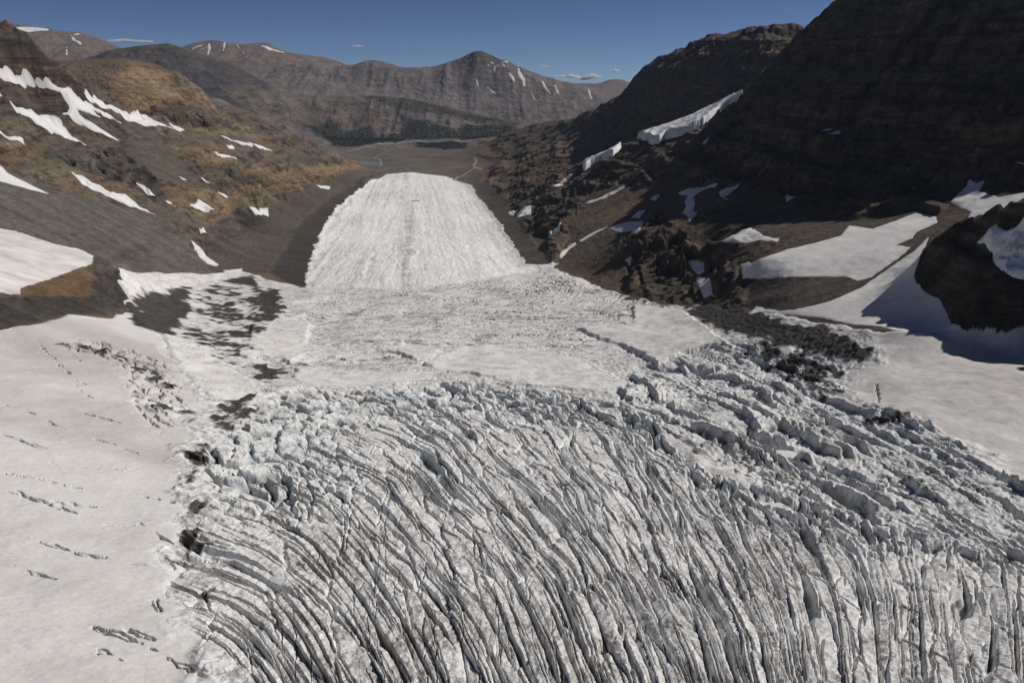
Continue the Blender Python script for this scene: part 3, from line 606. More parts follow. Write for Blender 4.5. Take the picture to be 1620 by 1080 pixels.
DZ = np.zeros(N, np.float32); COL = np.zeros((N, 3), np.float32)
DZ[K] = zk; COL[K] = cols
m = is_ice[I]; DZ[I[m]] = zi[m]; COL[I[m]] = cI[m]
# blend heights over the margin so ice and rock meet
both = np.abs(s_ice) < 30
ii = np.full(N, -1); ii[I] = np.arange(len(I)); kk = np.full(N, -1); kk[K] = np.arange(len(K))
b = np.nonzero(both)[0]; wgt = sstep(-3, 3, s_ice[b]); DZ[b] = zi[ii[b]] * wgt + zk[kk[b]] * (1 - wgt)
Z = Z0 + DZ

# ledges hold pale scree, steep beds show darker rock
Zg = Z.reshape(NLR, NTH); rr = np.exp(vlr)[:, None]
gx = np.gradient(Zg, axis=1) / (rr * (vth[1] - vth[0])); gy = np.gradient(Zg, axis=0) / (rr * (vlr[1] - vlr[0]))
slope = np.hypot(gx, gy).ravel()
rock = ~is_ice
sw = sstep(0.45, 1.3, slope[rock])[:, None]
# water-stained streaks down the dark wall
stn = sstep(0.25, 0.7, knz(60, 4, .6, sx=.12, sy=1.0, off=201) + .4 * knz(400, 2, off=7)) * right * sstep(0.5, 0.9, slope[K]) * (rk > 1700)
tmp = COL[K]; tmp[rock[K]] *= (1 - .65 * stn[rock[K]])[:, None]; COL[K] = tmp
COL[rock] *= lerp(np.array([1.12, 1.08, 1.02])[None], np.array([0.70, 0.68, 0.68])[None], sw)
# ---------------------------------------------------------------- materials
def mat(name, rough=0.9, n_scale=0.2, n_amt=0.25, bump=0.4, bscale=0.3, bdist=1.0, spec=0.2, sss=0.0):
    m = bpy.data.materials.new(name); m.use_nodes = True; t = m.node_tree; L = t.links.new
    b = t.nodes['Principled BSDF']; b.inputs['Roughness'].default_value = rough; b.inputs['Specular IOR Level'].default_value = spec
    at = t.nodes.new('ShaderNodeAttribute'); at.attribute_name = 'albedo'
    geo = t.nodes.new('ShaderNodeNewGeometry')
    n1 = t.nodes.new('ShaderNodeTexNoise'); n1.inputs['Scale'].default_value = n_scale; n1.inputs['Detail'].default_value = 6; n1.inputs['Roughness'].default_value = 0.65
    L(geo.outputs['Position'], n1.inputs['Vector'])
    mr = t.nodes.new('ShaderNodeMapRange'); mr.inputs[1].default_value = 0.3; mr.inputs[2].default_value = 0.7; mr.inputs[3].default_value = 1 - n_amt; mr.inputs[4].default_value = 1 + n_amt
    L(n1.outputs['Fac'], mr.inputs[0])
    mx = t.nodes.new('ShaderNodeVectorMath'); mx.operation = 'SCALE'
    L(at.outputs['Color'], mx.inputs[0]); L(mr.outputs[0], mx.inputs['Scale']); L(mx.outputs[0], b.inputs['Base Color'])
    n2 = t.nodes.new('ShaderNodeTexNoise'); n2.inputs['Scale'].default_value = bscale; n2.inputs['Detail'].default_value = 7; n2.inputs['Roughness'].default_value = 0.6
    L(geo.outputs['Position'], n2.inputs['Vector'])
    bp = t.nodes.new('ShaderNodeBump'); bp.inputs['Strength'].default_value = bump; bp.inputs['Distance'].default_value = bdist
    L(n2.outputs['Fac'], bp.inputs['Height']); L(bp.outputs[0], b.inputs['Normal'])
    return m
def streaks(m, scale, amt, stretch):
    """thin dirt-filled cracks on the ice surface"""
    t = m.node_tree; L = t.links.new; b = t.nodes['Principled BSDF']; src = b.inputs['Base Color'].links[0].from_socket
    geo = t.nodes.new('ShaderNodeNewGeometry'); mp = t.nodes.new('ShaderNodeMapping'); mp.inputs['Rotation'].default_value = (0, 0, 0.5); mp.inputs['Scale'].default_value = stretch
    L(geo.outputs['Position'], mp.inputs['Vector']); prev = None
    for k, sc in enumerate((scale, scale * 2.3)):
        n = t.nodes.new('ShaderNodeTexNoise'); n.inputs['Scale'].default_value = sc; n.inputs['Detail'].default_value = 3; n.inputs['Distortion'].default_value = 0.6
        L(mp.outputs[0], n.inputs['Vector'])
        a = t.nodes.new('ShaderNodeMath'); a.operation = 'SUBTRACT'; a.inputs[1].default_value = 0.5; L(n.outputs['Fac'], a.inputs[0])
        c = t.nodes.new('ShaderNodeMath'); c.operation = 'ABSOLUTE'; L(a.outputs[0], c.inputs[0])
        r = t.nodes.new('ShaderNodeMapRange'); r.inputs[1].default_value = 0.0; r.inputs[2].default_value = 0.055; r.inputs[3].default_value = 1.0; r.inputs[4].default_value = 0.0; L(c.outputs[0], r.inputs[0])
        if prev is None: prev = r.outputs[0]
        else:
            q = t.nodes.new('ShaderNodeMath'); q.operation = 'MAXIMUM'; L(prev, q.inputs[0]); L(r.outputs[0], q.inputs[1]); prev = q.outputs[0]
    n = t.nodes.new('ShaderNodeTexNoise'); n.inputs['Scale'].default_value = 0.035; n.inputs['Detail'].default_value = 5; n.inputs['Roughness'].default_value = .65; L(geo.outputs['Position'], n.inputs['Vector'])
    r = t.nodes.new('ShaderNodeMapRange'); r.inputs[1].default_value = 0.42; r.inputs[2].default_value = 0.62; r.inputs[3].default_value = 0.1; r.inputs[4].default_value = amt; L(n.outputs['Fac'], r.inputs[0])
    q = t.nodes.new('ShaderNodeMath'); q.operation = 'MULTIPLY'; L(prev, q.inputs[0]); L(r.outputs[0], q.inputs[1])
    mx = t.nodes.new('ShaderNodeMix'); mx.data_type = 'RGBA'; L(q.outputs[0], mx.inputs[0]); L(src, mx.inputs[6]); mx.inputs[7].default_value = (0.13, 0.11, 0.095, 1); L(mx.outputs[2], b.inputs['Base Color'])
M_ice = mat('glacier ice', 0.75, 0.45, 0.10, 0.5, 0.5, 1.0)
streaks(M_ice, 0.15, 0.75, (1.0, 0.55, 1.0))
def strata(m, hz_, vz_, amt):
    """thin level beds and joints that show on the steep faces only"""
    t = m.node_tree; L = t.links.new; b = t.nodes['Principled BSDF']; src = b.inputs['Base Color'].links[0].from_socket
    geo = t.nodes.new('ShaderNodeNewGeometry'); fac = None
    for sc, det in (((hz_, hz_, vz_), 8), ((vz_ * .35, hz_ * 3, hz_ * 1.2), 6)):
        mp = t.nodes.new('ShaderNodeMapping'); mp.inputs['Scale'].default_value = sc; L(geo.outputs['Position'], mp.inputs['Vector'])
        n = t.nodes.new('ShaderNodeTexNoise'); n.inputs['Scale'].default_value = 1.0; n.inputs['Detail'].default_value = det; n.inputs['Roughness'].default_value = 0.72; L(mp.outputs[0], n.inputs['Vector'])
        r = t.nodes.new('ShaderNodeMapRange'); r.inputs[1].default_value = 0.36; r.inputs[2].default_value = 0.64; r.inputs[3].default_value = 1 - amt; r.inputs[4].default_value = 1 + amt; L(n.outputs['Fac'], r.inputs[0])
        if fac is None: fac = r.outputs[0]
        else:
            q = t.nodes.new('ShaderNodeMath'); q.operation = 'MULTIPLY'; L(fac, q.inputs[0]); L(r.outputs[0], q.inputs[1]); fac = q.outputs[0]
    sx = t.nodes.new('ShaderNodeSeparateXYZ'); L(geo.outputs['True Normal'], sx.inputs[0])
    st = t.nodes.new('ShaderNodeMapRange'); st.inputs[1].default_value = 0.87; st.inputs[2].default_value = 0.66; st.inputs[3].default_value = 0.05; st.inputs[4].default_value = 1.0; L(sx.outputs[2], st.inputs[0])
    mixf = t.nodes.new('ShaderNodeMix'); mixf.data_type = 'FLOAT'; mixf.inputs[2].default_value = 1.0; L(st.outputs[0], mixf.inputs[0]); L(fac, mixf.inputs[3])
    sv = t.nodes.new('ShaderNodeVectorMath'); sv.operation = 'SCALE'; L(src, sv.inputs[0]); L(mixf.outputs[0], sv.inputs['Scale']); L(sv.outputs[0], b.inputs['Base Color'])
M_tongue = mat('bare tongue ice', 0.8, 0.12, 0.16, 0.4, 0.2, 1.2)
for nd in M_tongue.node_tree.nodes:                      # flow-stretched mottling
    if nd.type == 'TEX_NOISE':
        mp_ = M_tongue.node_tree.nodes.new('ShaderNodeMapping'); mp_.inputs['Scale'].default_value = (1, 0.16, 1); mp_.inputs['Rotation'].default_value = (0, 0, -0.134)
        lk_ = nd.inputs['Vector'].links[0]; fs_ = lk_.from_socket; M_tongue.node_tree.links.new(fs_, mp_.inputs['Vector']); M_tongue.node_tree.links.new(mp_.outputs[0], nd.inputs['Vector'])
M_snow = mat('old snow', 0.9, 0.35, 0.10, 0.5, 0.22, 1.3)
M_rock = mat('rock and scree', 0.95, 0.07, 0.34, 0.8, 0.06, 7.0)
M_far = mat('far rock', 0.95, 0.012, 0.35, 0.9, 0.012, 34.0)
strata(M_rock, 0.006, 0.075, 0.55); strata(M_far, 0.0015, 0.022, 0.42)

IDX = np.arange(N, dtype=np.int32).reshape(NLR, NTH)
QUADS = np.stack([IDX[:-1, :-1], IDX[:-1, 1:], IDX[1:, 1:], IDX[1:, :-1]], -1).reshape(-1, 4)
def sheet(name, qsel, material, z=None, col=None):
    """one mesh object from a selection of the sheet's quads"""
    q = QUADS[qsel]
    used = np.zeros(N, bool); used[q.ravel()] = True
    vid = np.nonzero(used)[0]; remap = np.zeros(N, np.int32); remap[vid] = np.arange(len(vid), dtype=np.int32)
    zz = (Z if z is None else z)[vid]; cc = (COL if col is None else col)[vid]
    me = bpy.data.meshes.new(name); nv, nf = len(vid), len(q)
    me.vertices.add(nv); me.loops.add(nf * 4); me.polygons.add(nf)
    me.vertices.foreach_set('co', np.stack([X[vid], Y[vid], zz], 1).astype(np.float32).ravel())
    me.loops.foreach_set('vertex_index', remap[q].ravel().astype(np.int32))
    me.polygons.foreach_set('loop_start', np.arange(0, nf * 4, 4, dtype=np.int32))
    me.polygons.foreach_set('loop_total', np.full(nf, 4, np.int32))
    me.polygons.foreach_set('use_smooth', np.ones(nf, bool))
    a = me.attributes.new('albedo', 'FLOAT_COLOR', 'POINT')
    a.data.foreach_set('color', np.concatenate([np.clip(cc, 0, 1), np.ones((nv, 1))], 1).astype(np.float32).ravel())
    me.update(calc_edges=True); me.materials.append(material)
    o = bpy.data.objects.new(name, me); C.objects.link(o); return o
def struct(name, qsel, material, label, cat):
    o = sheet(name, qsel, material); o['kind'] = 'structure'; o['label'] = label; o['category'] = cat; return o
qc = QUADS[:, 0]                      # a quad takes the class of its first corner
CLS = np.zeros(N, np.int8)
iw = np.zeros(N, np.int8)
cl_i = np.where(w_l > 0.5, 3, np.where(w_r > 0.5, 4, np.where(w4 > 0.5, 2, 1)))
CLS[I] = cl_i; CLS[~is_ice] = 0
rk_c = np.where(RR > 14950, 12, np.where(RR > 12400 , 11, np.where(RR > 8800, 10, np.where(X > rtrough(Y)[0] - 150, 9, 8))))
fl = np.zeros(N, bool); fl[K] = flat > 0.5
rk_c = np.where(fl, 7, rk_c)
CLS = np.where(is_ice, CLS, rk_c); QC = CLS[qc]
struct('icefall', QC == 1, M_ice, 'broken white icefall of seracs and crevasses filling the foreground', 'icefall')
struct('glacier_tongue', QC == 2, M_tongue, 'long smooth white glacier tongue running down the valley', 'glacier')
struct('left_snowfield', QC == 3, M_snow, 'smooth grey white snowfield left of the icefall', 'snowfield')
struct('right_snowfield', QC == 4, M_snow, 'dirty flat snow basin below the dark rock wall on the right', 'snowfield')
struct('valley_floor', QC == 7, M_rock, 'brown gravel plain beyond the end of the glacier tongue', 'valley floor')
struct('left_mountainside', QC == 8, M_rock, 'sunlit brown and grey scree slope left of the glacier', 'mountainside')
struct('right_mountainside', QC == 9, M_rock, 'dark shaded rock wall and benches right of the glacier', 'mountainside')
struct('far_hills', QC == 10, M_far, 'banded hills with forest at their foot across the far valley', 'hills')
struct('far_mountain', QC == 11, M_far, 'long grey far mountain with a pyramid summit and snow streaks', 'mountain')
struct('distant_mountains', QC == 12, M_far, 'reddish distant ranges along the skyline', 'mountains')
# ---------------------------------------------------------------- things lying on the ground: snow patches, hanging ice, road, lake, wood, coaches, clouds
CELL = RR * STEP
def overlay(name, poly, material, col, thick=None, rag=0.6, lo=0, hi=1e9, closed=True, width=0.0, relief=None, vary=0.12, step=10.0, ragl=9.0):
    """a layer lying on the ground inside an outline; it tapers into the ground at its edge"""
    pl = plan(poly, lo, hi, step=step, closed=closed)
    a, b = pl.min(0) - 0.03; c, d = pl.max(0) + 0.03
    i0, i1 = np.searchsorted(vth, [a, c]); j0, j1 = np.searchsorted(vlr, [b, d])
    i0 = max(i0 - 1, 0); i1 = min(i1 + 1, NTH - 1); j0 = max(j0 - 1, 0); j1 = min(j1 + 1, NLR - 1)
    vid = IDX[j0:j1, i0:i1].ravel()
    if not len(vid): return None
    r = RR[vid]; cell = CELL[vid]
    s = sdf(pl, TH[vid], LR[vid], pad=0.03, closed=closed) * r
    if width: s = width - np.abs(s)
    lam = np.median(r) * 0.0105 * ragl / 9.0
    n1 = fbm(X[vid] + 31, Y[vid] - 7, lam, 4, 0.6, ML[vid])
    s = s + n1 * cell * 3.2 * rag
    th = np.maximum(0.5, r * 0.0005) if thick is None else np.full(len(r), thick)
    k = np.clip(s / (1.6 * cell), -1, 1)
    off = np.where(k > 0, k * th, k * np.maximum(th * 0.5, 0.4))
    z = Z.copy() if False else None
    zz = np.zeros(N) if False else None
    loc = np.full(N, -9.0, np.float32); loc[vid] = s / cell
    qs = np.zeros(len(QUADS), bool)
    jj, ii_ = np.meshgrid(np.arange(j0, j1 - 1), np.arange(i0, i1 - 1), indexing='ij'); qi = (jj * (NTH - 1) + ii_).ravel()
    qs[qi] = (loc[QUADS[qi]] > -1.6).any(1) & (loc[QUADS[qi]] > -9).all(1)
    if not (loc[vid] > 0).any() or not qs.any(): print('EMPTY', name, poly[0]); return None
    ZO[vid] = Z[vid] + off
    if relief is not None: ZO[vid] += relief(vid) * np.clip(s / (5 * cell), 0, 1)
    cc = np.array(col)[None] * (1 + vary * fbm(X[vid], Y[vid], lam * 3, 4, 0.6, ML[vid]))[:, None]
    CO[vid] = cc * (1 - 0.30 * np.exp(-np.maximum(s / cell, 0) / 1.2) * (name == 'snow_patch'))[:, None]
    return sheet(name, qs, material, ZO, CO)
ZO = Z.copy(); CO = COL.copy()
SNOWC = (0.74, 0.73, 0.725)
LEFTG, RIGHTG, FARG, DISTG = 'snow patches on the sunlit left slope', 'snow patches below the dark wall', 'snow streaks on the grey far mountain', 'snow patches on the distant ranges'
def snow(label, poly, group, **kw):
    o = overlay('snow_patch', poly, M_snow, kw.pop('col', SNOWC), **kw)
    if o: o['label'] = label; o['category'] = 'snow patch'; o['group'] = group
    return o
# --- sunlit left slope
L = dict(lo=1200, hi=5400)
snow('largest snow patch high on the left slope, with long tongues ending in points', [(-40,100),(0,111.7),(30.6,119.8),(59,132),(87.6,140),(106,148),(132.4,155.5),(155,171.8),(183,189),(197.6,197.6),(177,189),(155,179),(140.6,170.7),(163,189),(142.6,181),(122,172.8),(126,183),(154.8,201),(171,210.5),(191.5,226),(179,219.6),(161,212.5),(138.5,203),(116,193),(90,182),(108,182),(113,172.8),(106,162.6),(95.7,154.4),(77.4,149.4),(61,142),(44.8,142),(20.4,132),(0,122),(-40,112)], LEFTG, rag=.4, step=7, **L)
snow('long tapering snow patch below the largest one, under a brown rock band on the left', [(16.3,161.6),(26.5,170.7),(44.8,172.8),(59,181),(81.5,186),(91.7,189),(108,201),(93.7,197),(114,213.5),(140.6,234),(130,232),(106,217.6),(81.5,209.4),(59,199),(44.8,187),(26.5,179)], LEFTG, rag=.5, step=7, **L)
snow('curved snow strip in the gully between the near slope and the brown shoulder', [(125.4, 143.5), (152, 156.3), (174, 168.6), (205, 180.8), (233.4, 188), (247.7, 195), (278, 204), (256, 201.5), (231, 201), (215, 192), (186.6, 180), (162, 170), (141.7, 156)], LEFTG, rag=.3, step=7, **L)
snow('short snow streak just below the lower end of the curved gully strip', [(267,195.5),(292,204.5),(285,207),(273,201)], LEFTG, rag=.3, **L)
snow('small snow patch cut by the left picture edge above another one', [(-20,150),(0,154.5),(8,161.6),(0,160),(-20,156)], LEFTG, rag=.3, **L)
snow('forked snow patch at the left picture edge below the brown rock band', [(-20,207),(0,212.5),(14,220.6),(36.7,221.7),(37.7,232),(18,225.7),(0,217.6),(-20,212)], LEFTG, rag=.4, **L)
snow('pointed snow wedge on dark scree at the left picture edge', [(-30,255),(0,263),(13,275),(45,291),(77,307),(50,301),(0,287),(-30,280)], LEFTG, rag=.3, **L)
snow('long thin snow streak slanting down the dark scree below a grey outcrop', [(112,273),(150,288),(173,301),(197,306),(222,322),(247,337),(227,329),(200,318),(173,308),(133,291)], LEFTG, rag=.5, step=7, **L)
snow('thin broken snow streak right of the long slanting one', [(217,291.5),(237,301),(273,318),(258,315.5),(233,304)], LEFTG, rag=.5, **L)
snow('small flat white snow patch at the lower end of the tan spur', [(300,325),(317,319.5),(340,330),(330,333.5),(310,329)], LEFTG, rag=.3, **L)
snow('small bright oval snow patch in the grey hollow above the moraine', [(395,332.5),(410,330),(424,330),(425,339),(405,342)], LEFTG, rag=.3, **L)
snow('slender snow line across the tan slope, longest of the small ones there', [(350,214.5),(370,221),(413,232),(433,240),(400,235),(373,226)], LEFTG, rag=.3, **L)
snow('small snow dash left of and below the slender line on the tan slope', [(338,241.5),(353,244),(377,252),(350,248)], LEFTG, rag=.3, **L)
snow('tiny round snow spot directly below the slender line', [(358,230),(367,231),(372,237),(363,236.5)], LEFTG, rag=.2, **L)
snow('tiny snow fleck on the mid left slope between outcrops', [(283,279.5),(298,287),(290,285.5)], LEFTG, rag=.2, **L)
snow('tiny slanting snow fleck above the white patch at the tan spur', [(317,281),(333,293),(323,289.5)], LEFTG, rag=.2, **L)
snow('tiny snow fleck lower on the grey slope towards the moraine', [(343,298),(362,310),(352,307.5)], LEFTG, rag=.2, **L)
snow('small snow fleck on the crest of the moraine near the end of the glacier', [(500,292),(523,295),(520,299.5),(507,297)], LEFTG, rag=.2, lo=1200, hi=7500)
snow('wavy snow strip at the foot of the dark scree fan', [(303,380),(316,388),(322,399),(330,408),(347,419),(340,421),(328,418),(316,408),(310,396)], LEFTG, rag=.6, **L)
snow('small snow patch above the wavy strip at the foot of the scree fan', [(315,363),(322,361),(327,369),(317,369.5)], LEFTG, rag=.3, **L)
snow('pale snow patch beside the dark debris at the foot of the moraine', [(353,428),(383,425),(383,432),(360,434)], LEFTG, rag=.4, **L)
snow('broad snow shelf with brown streaks on top of the rock knob', [(-200,340),(-60,352),(0,361),(27,366),(83,385),(127,395),(148,405),(146,417),(113,429),(73,444),(33,456),(32,466),(0,464),(-60,470),(-200,480)], LEFTG, rag=.5, col=(0.68,0.65,0.63), vary=.30, lo=900, hi=2600)
# --- below the dark wall on the right
Q = dict(lo=900, hi=5600)
snow('large snow apron on a bench under the wall, its upper edge in shadow', [(1171,418),(1197,412),(1243,395),(1287,385),(1330,373),(1343,357),(1380,362),(1423,347),(1447,338),(1480,342),(1483,352),(1450,367),(1443,377),(1417,388),(1440,392),(1420,410),(1377,440),(1357,445),(1337,438),(1280,438),(1213,441.5),(1175,441)], RIGHTG, rag=.5, col=(0.74,0.72,0.705), **Q)
snow('large snow slope left of the near dark crag, partly in the shadow of the crag', [(1478,366),(1447,397),(1380,443),(1363,455),(1313,477),(1257,490),(1233,492),(1195,484),(1190,492),(1230,497),(1297,502),(1347,513),(1393,516),(1430,527),(1500,527),(1530,527),(1503,508),(1485,472),(1462,462),(1446,440),(1452,417),(1458,400),(1466,385),(1470,374)], RIGHTG, rag=.5, col=(0.72,0.70,0.685), **Q)
snow('shaded ragged snow field at the foot of the wall near the right picture edge', [(1503,320),(1527,297),(1533,285),(1547,290),(1557,285),(1550,303),(1580,312),(1620,306),(1700,300),(1700,318),(1620,314),(1583,333),(1547,345),(1530,345),(1537,335)], RIGHTG, rag=.4, lo=1660, hi=2600)
snow('shaded snow band behind the near crag at the right picture edge', [(1590,337),(1620,322),(1690,310),(1690,335),(1620,338),(1600,338)], RIGHTG, rag=.4, lo=1500, hi=2600)
snow('shaded S-shaped snow patch on the dark scree', [(1072.5,306),(1087.5,297.5),(1110,296),(1135,292.5),(1132,296),(1107,302.5),(1097,312.5),(1100,322.5),(1096,335),(1104,337.5),(1090,352.5),(1087,342.5),(1079,337.5),(1086,327.5),(1082.5,319),(1088,310)], RIGHTG, rag=.4, step=6, **Q)
snow('small hooked snow patch right of the S-shaped one', [(1137.5,305),(1150,297.5),(1169,295),(1155,307.5),(1145,312.5),(1154,315),(1147.5,317.5),(1140,312.5)], RIGHTG, rag=.3, step=6, **Q)
snow('small snow scrap left of the S-shaped patch', [(1027.5,315),(1037.5,309),(1045,310),(1035,317.5)], RIGHTG, rag=.3, **Q)
snow('small snow patch just above the pointed one near the rock knob', [(997.5,345),(1010,335),(1022.5,332.5),(1015,340),(1012.5,346)], RIGHTG, rag=.3, **Q)
snow('snow patch with a drooping point on the crest above the rock knob', [(964,362.5),(977.5,355),(997.5,351),(1019,350),(1012.5,365),(1001,375),(999,365),(982.5,368)], RIGHTG, rag=.3, step=6, **Q)
snow('long sunlit snow ribbon along a rock step, pointing down to the valley', [(926,320),(945,314),(965,305),(987.5,294),(990,295),(967.5,308.5),(947.5,317),(930,323)], RIGHTG, rag=.3, **Q)
snow('lower snow ribbon ending at the glacier edge', [(885,408),(892.5,395),(910,383.5),(912,387),(900,396),(888,410)], RIGHTG, rag=.3, **Q)
snow('thin snow ribbon joining the lower ribbon to the pointed patch', [(916,381),(940,367),(962,358.5),(942,370),(920,382.5)], RIGHTG, rag=.3, **Q)
snow('small pale snow wedge where the moraine meets the corner of the icefall', [(849,419),(885,416.5),(872,423),(855,428)], RIGHTG, rag=.3, **Q)
snow('upper white snow block between two dark rock humps', [(1086,414),(1095,412),(1114,416),(1114,430),(1105,435),(1097,427)], RIGHTG, rag=.3, **Q)
snow('lower white snow block between two dark rock humps', [(1101,438),(1123,440),(1128,467),(1113,472),(1107,457)], RIGHTG, rag=.3, **Q)
snow('shaded snow wedge along the upper edge of the brown moraine hump', [(1142,383),(1163,371),(1187,360),(1207,372),(1233,377),(1230,382),(1205,380),(1165,384)], RIGHTG, rag=.4, **Q)
snow('tiny snow scrap in the gully left of the rock knob', [(985,415),(999,404),(997.5,412.5)], RIGHTG, rag=.2, **Q)
snow('left of two thin snow dashes high in the dark wall', [(1297,217),(1317,204),(1313,209),(1300,219)], RIGHTG, rag=.2, **Q)
snow('right of two thin snow dashes high in the dark wall', [(1307,226),(1328,206),(1330,214),(1310,226)], RIGHTG, rag=.2, **Q)
snow('tiny heart-shaped snow spot on the dark scree above the apron', [(1243,312),(1247,308),(1260,313),(1243,319)], RIGHTG, rag=.2, **Q)
snow('tiny snow dash in the dark slope left of the heart-shaped spot', [(1210,292),(1228,283),(1213,294)], RIGHTG, rag=.2, **Q)
snow('tiny snow dash below the upper hanging glacier', [(1110,231),(1122,223),(1113,234)], RIGHTG, rag=.2, **Q)
snow('small pale snow dash on the bank right above the moraine', [(804,335),(820,333),(817.5,340),(806,340.5)], RIGHTG, rag=.2, lo=1500, hi=6000)
snow('pale snow dash beside the small one on the bank', [(813,344),(841,330),(840,337),(820,346)], RIGHTG, rag=.3, lo=1500, hi=6000)
snow('shaded snow scrap in the hollow under the dark cliff', [(867,369.5),(887,358),(885,373),(875,375)], RIGHTG, rag=.3, lo=1500, hi=6000)
snow('ragged snow scraps in the gully below the lower hanging glacier', strip([(905,276),(893,285),(888,296),(872,305)], 6, 4), RIGHTG, rag=.8, lo=1500, hi=6000)
snow('tiny snow spot on the far grey bench', [(907,219),(917,213.5),(912,221)], RIGHTG, rag=.2, lo=2500, hi=9000)
# --- far mountain
Fk = dict(lo=12500, hi=14900, rag=.5, step=4)
for lab, pts, w0, w1 in [
 ('first small snow spot below the left end of the summit cliffs', [(740,91),(748,92.5)], 3.5, 3.5), ('short snow streak falling left from the summit cliffs', [(751,96),(747,104)], 4, 2.5),
 ('small snow dash right of the left-falling streak under the summit', [(759,92),(763,101)], 2.5, 2), ('level snow bar under the summit cliffs', [(770,95.5),(781,96.5)], 4, 4),
 ('snow streak hanging down from the level snow bar', [(773,99),(776,110)], 4, 2.5), ('short snow streak right of the hanging one', [(783,101),(782,111)], 3.5, 2.5),
 ('snow cap below the right end of the summit cliffs', [(793,96.5),(803,98.5)], 5, 5), ('snow spot just under the right-hand snow cap', [(795,100),(799,108)], 5, 4),
 ('long kinked snow streak, brightest on the far mountain', [(820,106),(823,118),(829,126),(829,137)], 5.5, 4.5), ('slanting snow streak left of the long kinked one', [(806,115),(811,122),(815,130)], 4, 4),
 ('thin snow thread right of the long kinked streak', [(841,123),(846,136)], 2.2, 1.6), ('curved snow streak on the right flank of the far mountain', [(858,128),(862,137),(871,148)], 4, 2.2),
 ('straight snow streak right of the curved one on the right flank', [(877.5,136),(882,146),(887,156)], 3.4, 2.4), ('snow streak far down the right ridge of the far mountain', [(930,139),(933,148),(936,157)], 3.4, 2.2),
 ('last tiny snow spot on the right ridge of the far mountain', [(954.6,146),(956,150)], 2.5, 2), ('isolated snow streak on the left spur of the far mountain', [(753,125),(757,135)], 4, 2.5),
 ('thin snow line along the left spur of the far mountain', [(771,133),(780,141),(787,147)], 2.2, 3), ('thin snow line between the dark hollows of the far mountain', [(811,141),(820,149)], 2.4, 2.6),
 ('lower snow thread beside the right dark hollow', [(840,142),(844,150),(848,159)], 3, 2)]:
    snow(lab, strip(pts, w0, w1), FARG, **Fk)
Dk = dict(lo=16200, hi=19500, rag=.5, step=4)
for lab, pts, w0, w1 in [
 ('upright snow streak on the reddish range, tallest of its row', [(330,65),(331,76),(329,87)], 5.5, 4), ('slanting snow strip left of the upright streak on the reddish range', [(304,76),(322,69)], 4, 4),
 ('snow streak right of the upright one on the reddish range', [(356,67),(352,83)], 5, 3.5), ('small snow spot near the top of the reddish range', [(362,65),(366,69)], 3.5, 3), ('small snow spot at the right end of the row on the reddish range', [(375,70),(378,75)], 4, 4),
 ('tiny snow dash low on the reddish range', [(385,82),(390,90)], 3, 2), ('wide snow strip under the second reddish peak', [(413,72),(425,77),(450,83)], 4, 3.5),
 ('snow cap on the leftmost distant peak', [(18,43),(45,45),(77,47)], 7, 4), ('snow strip under the rounded distant peak on the left', [(112,55),(118,62),(128,69)], 4, 4), ('small snow patch at the top of the rounded distant peak', [(117,55),(126,54)], 3.5, 3.5),
 ('small hanging snow spot on the leftmost reddish slope', [(105,73),(106,88)], 4, 3), ('snow strip on the right shoulder of the rounded distant peak', [(160,62),(180,69)], 3.5, 3.5)]:
    snow(lab, strip(pts, w0, w1), DISTG, **Dk)
# --- hanging glaciers
def hang_relief(v):
    return fbm(X[v], Y[v], 90, 5, .6, ML[v], True) * 7 + fbm(X[v] + 500, Y[v], 45, 3, .6, ML[v]) * 4
for lab, poly, lo, hi in [('upper hanging glacier, a bright broken ice tongue pouring over the dark bench', [(1006,212),(1020,202),(1042,192),(1065,184),(1080,179),(1113,163),(1150,157),(1176,153.5),(1168,159),(1140,177),(1113,198),(1090,211),(1070,217),(1052,221),(1042,229),(1026,227),(1014,219)], 3300, 4600),
                          ('lower hanging glacier, a narrow grey ice tongue below the bright one', [(985,222),(978,240),(970,247),(955,252),(935,262),(924,271),(921,266),(934,246),(940,236),(960,228)], 3300, 4700),
                          ('grey ice apron clinging to the near dark crag at the right edge', [(1547,380),(1573,367),(1620,356),(1750,345),(1850,360),(1850,460),(1700,465),(1620,447),(1580,430),(1570,418),(1572,403)], 950, 1500)]:
    o = overlay('hanging_glacier', poly, M_ice, (0.84, 0.85, 0.86), thick=38.0 if lo > 2000 else 6.0, rag=.3, lo=lo, hi=hi, relief=hang_relief if lo > 2000 else (lambda v: fbm(X[v], Y[v], 40, 5, .55, ML[v], True) * 3.5), vary=.15)
    if o: o['label'] = lab; o['category'] = 'hanging glacier'; o['group'] = 'hanging glaciers on the right side'

# --- road, highway, path, meltwater, lake on the plain
M_gravel = mat('gravel road', 0.95, 0.1, 0.15, 0.2, 0.1, 1.0)
def lane(name, pts, w, col, label, cat, **kw):
    o = overlay(name, pts, M_gravel, col, closed=False, width=w, rag=.12, thick=kw.pop('thick', 2.5), **kw)
    if o: o['kind'] = 'structure'; o['label'] = label; o['category'] = cat
lane('road', [(718,285),(727,279),(737,274.5),(746,269),(751,265.5),(749,261),(752,257.5),(754,253.5),(750,250)], 11, (0.30,0.265,0.225), 'pale gravel road winding down the right bank to the glacier', 'road', lo=5000, hi=9500)
lane('parking_area', [(751,265),(755,266.5),(760,267.5)], 20, (0.32,0.28,0.24), 'pale gravel lot at the bend of the winding road', 'parking area', lo=5000, hi=9500)
lane('highway', [(549,239.5),(575,233),(599,228.5),(625,225.5),(654,223.5),(700,223.8),(745,224)], 17, (0.26,0.24,0.21), 'thin pale highway line along the foot of the forest', 'highway', lo=8000, hi=11500)
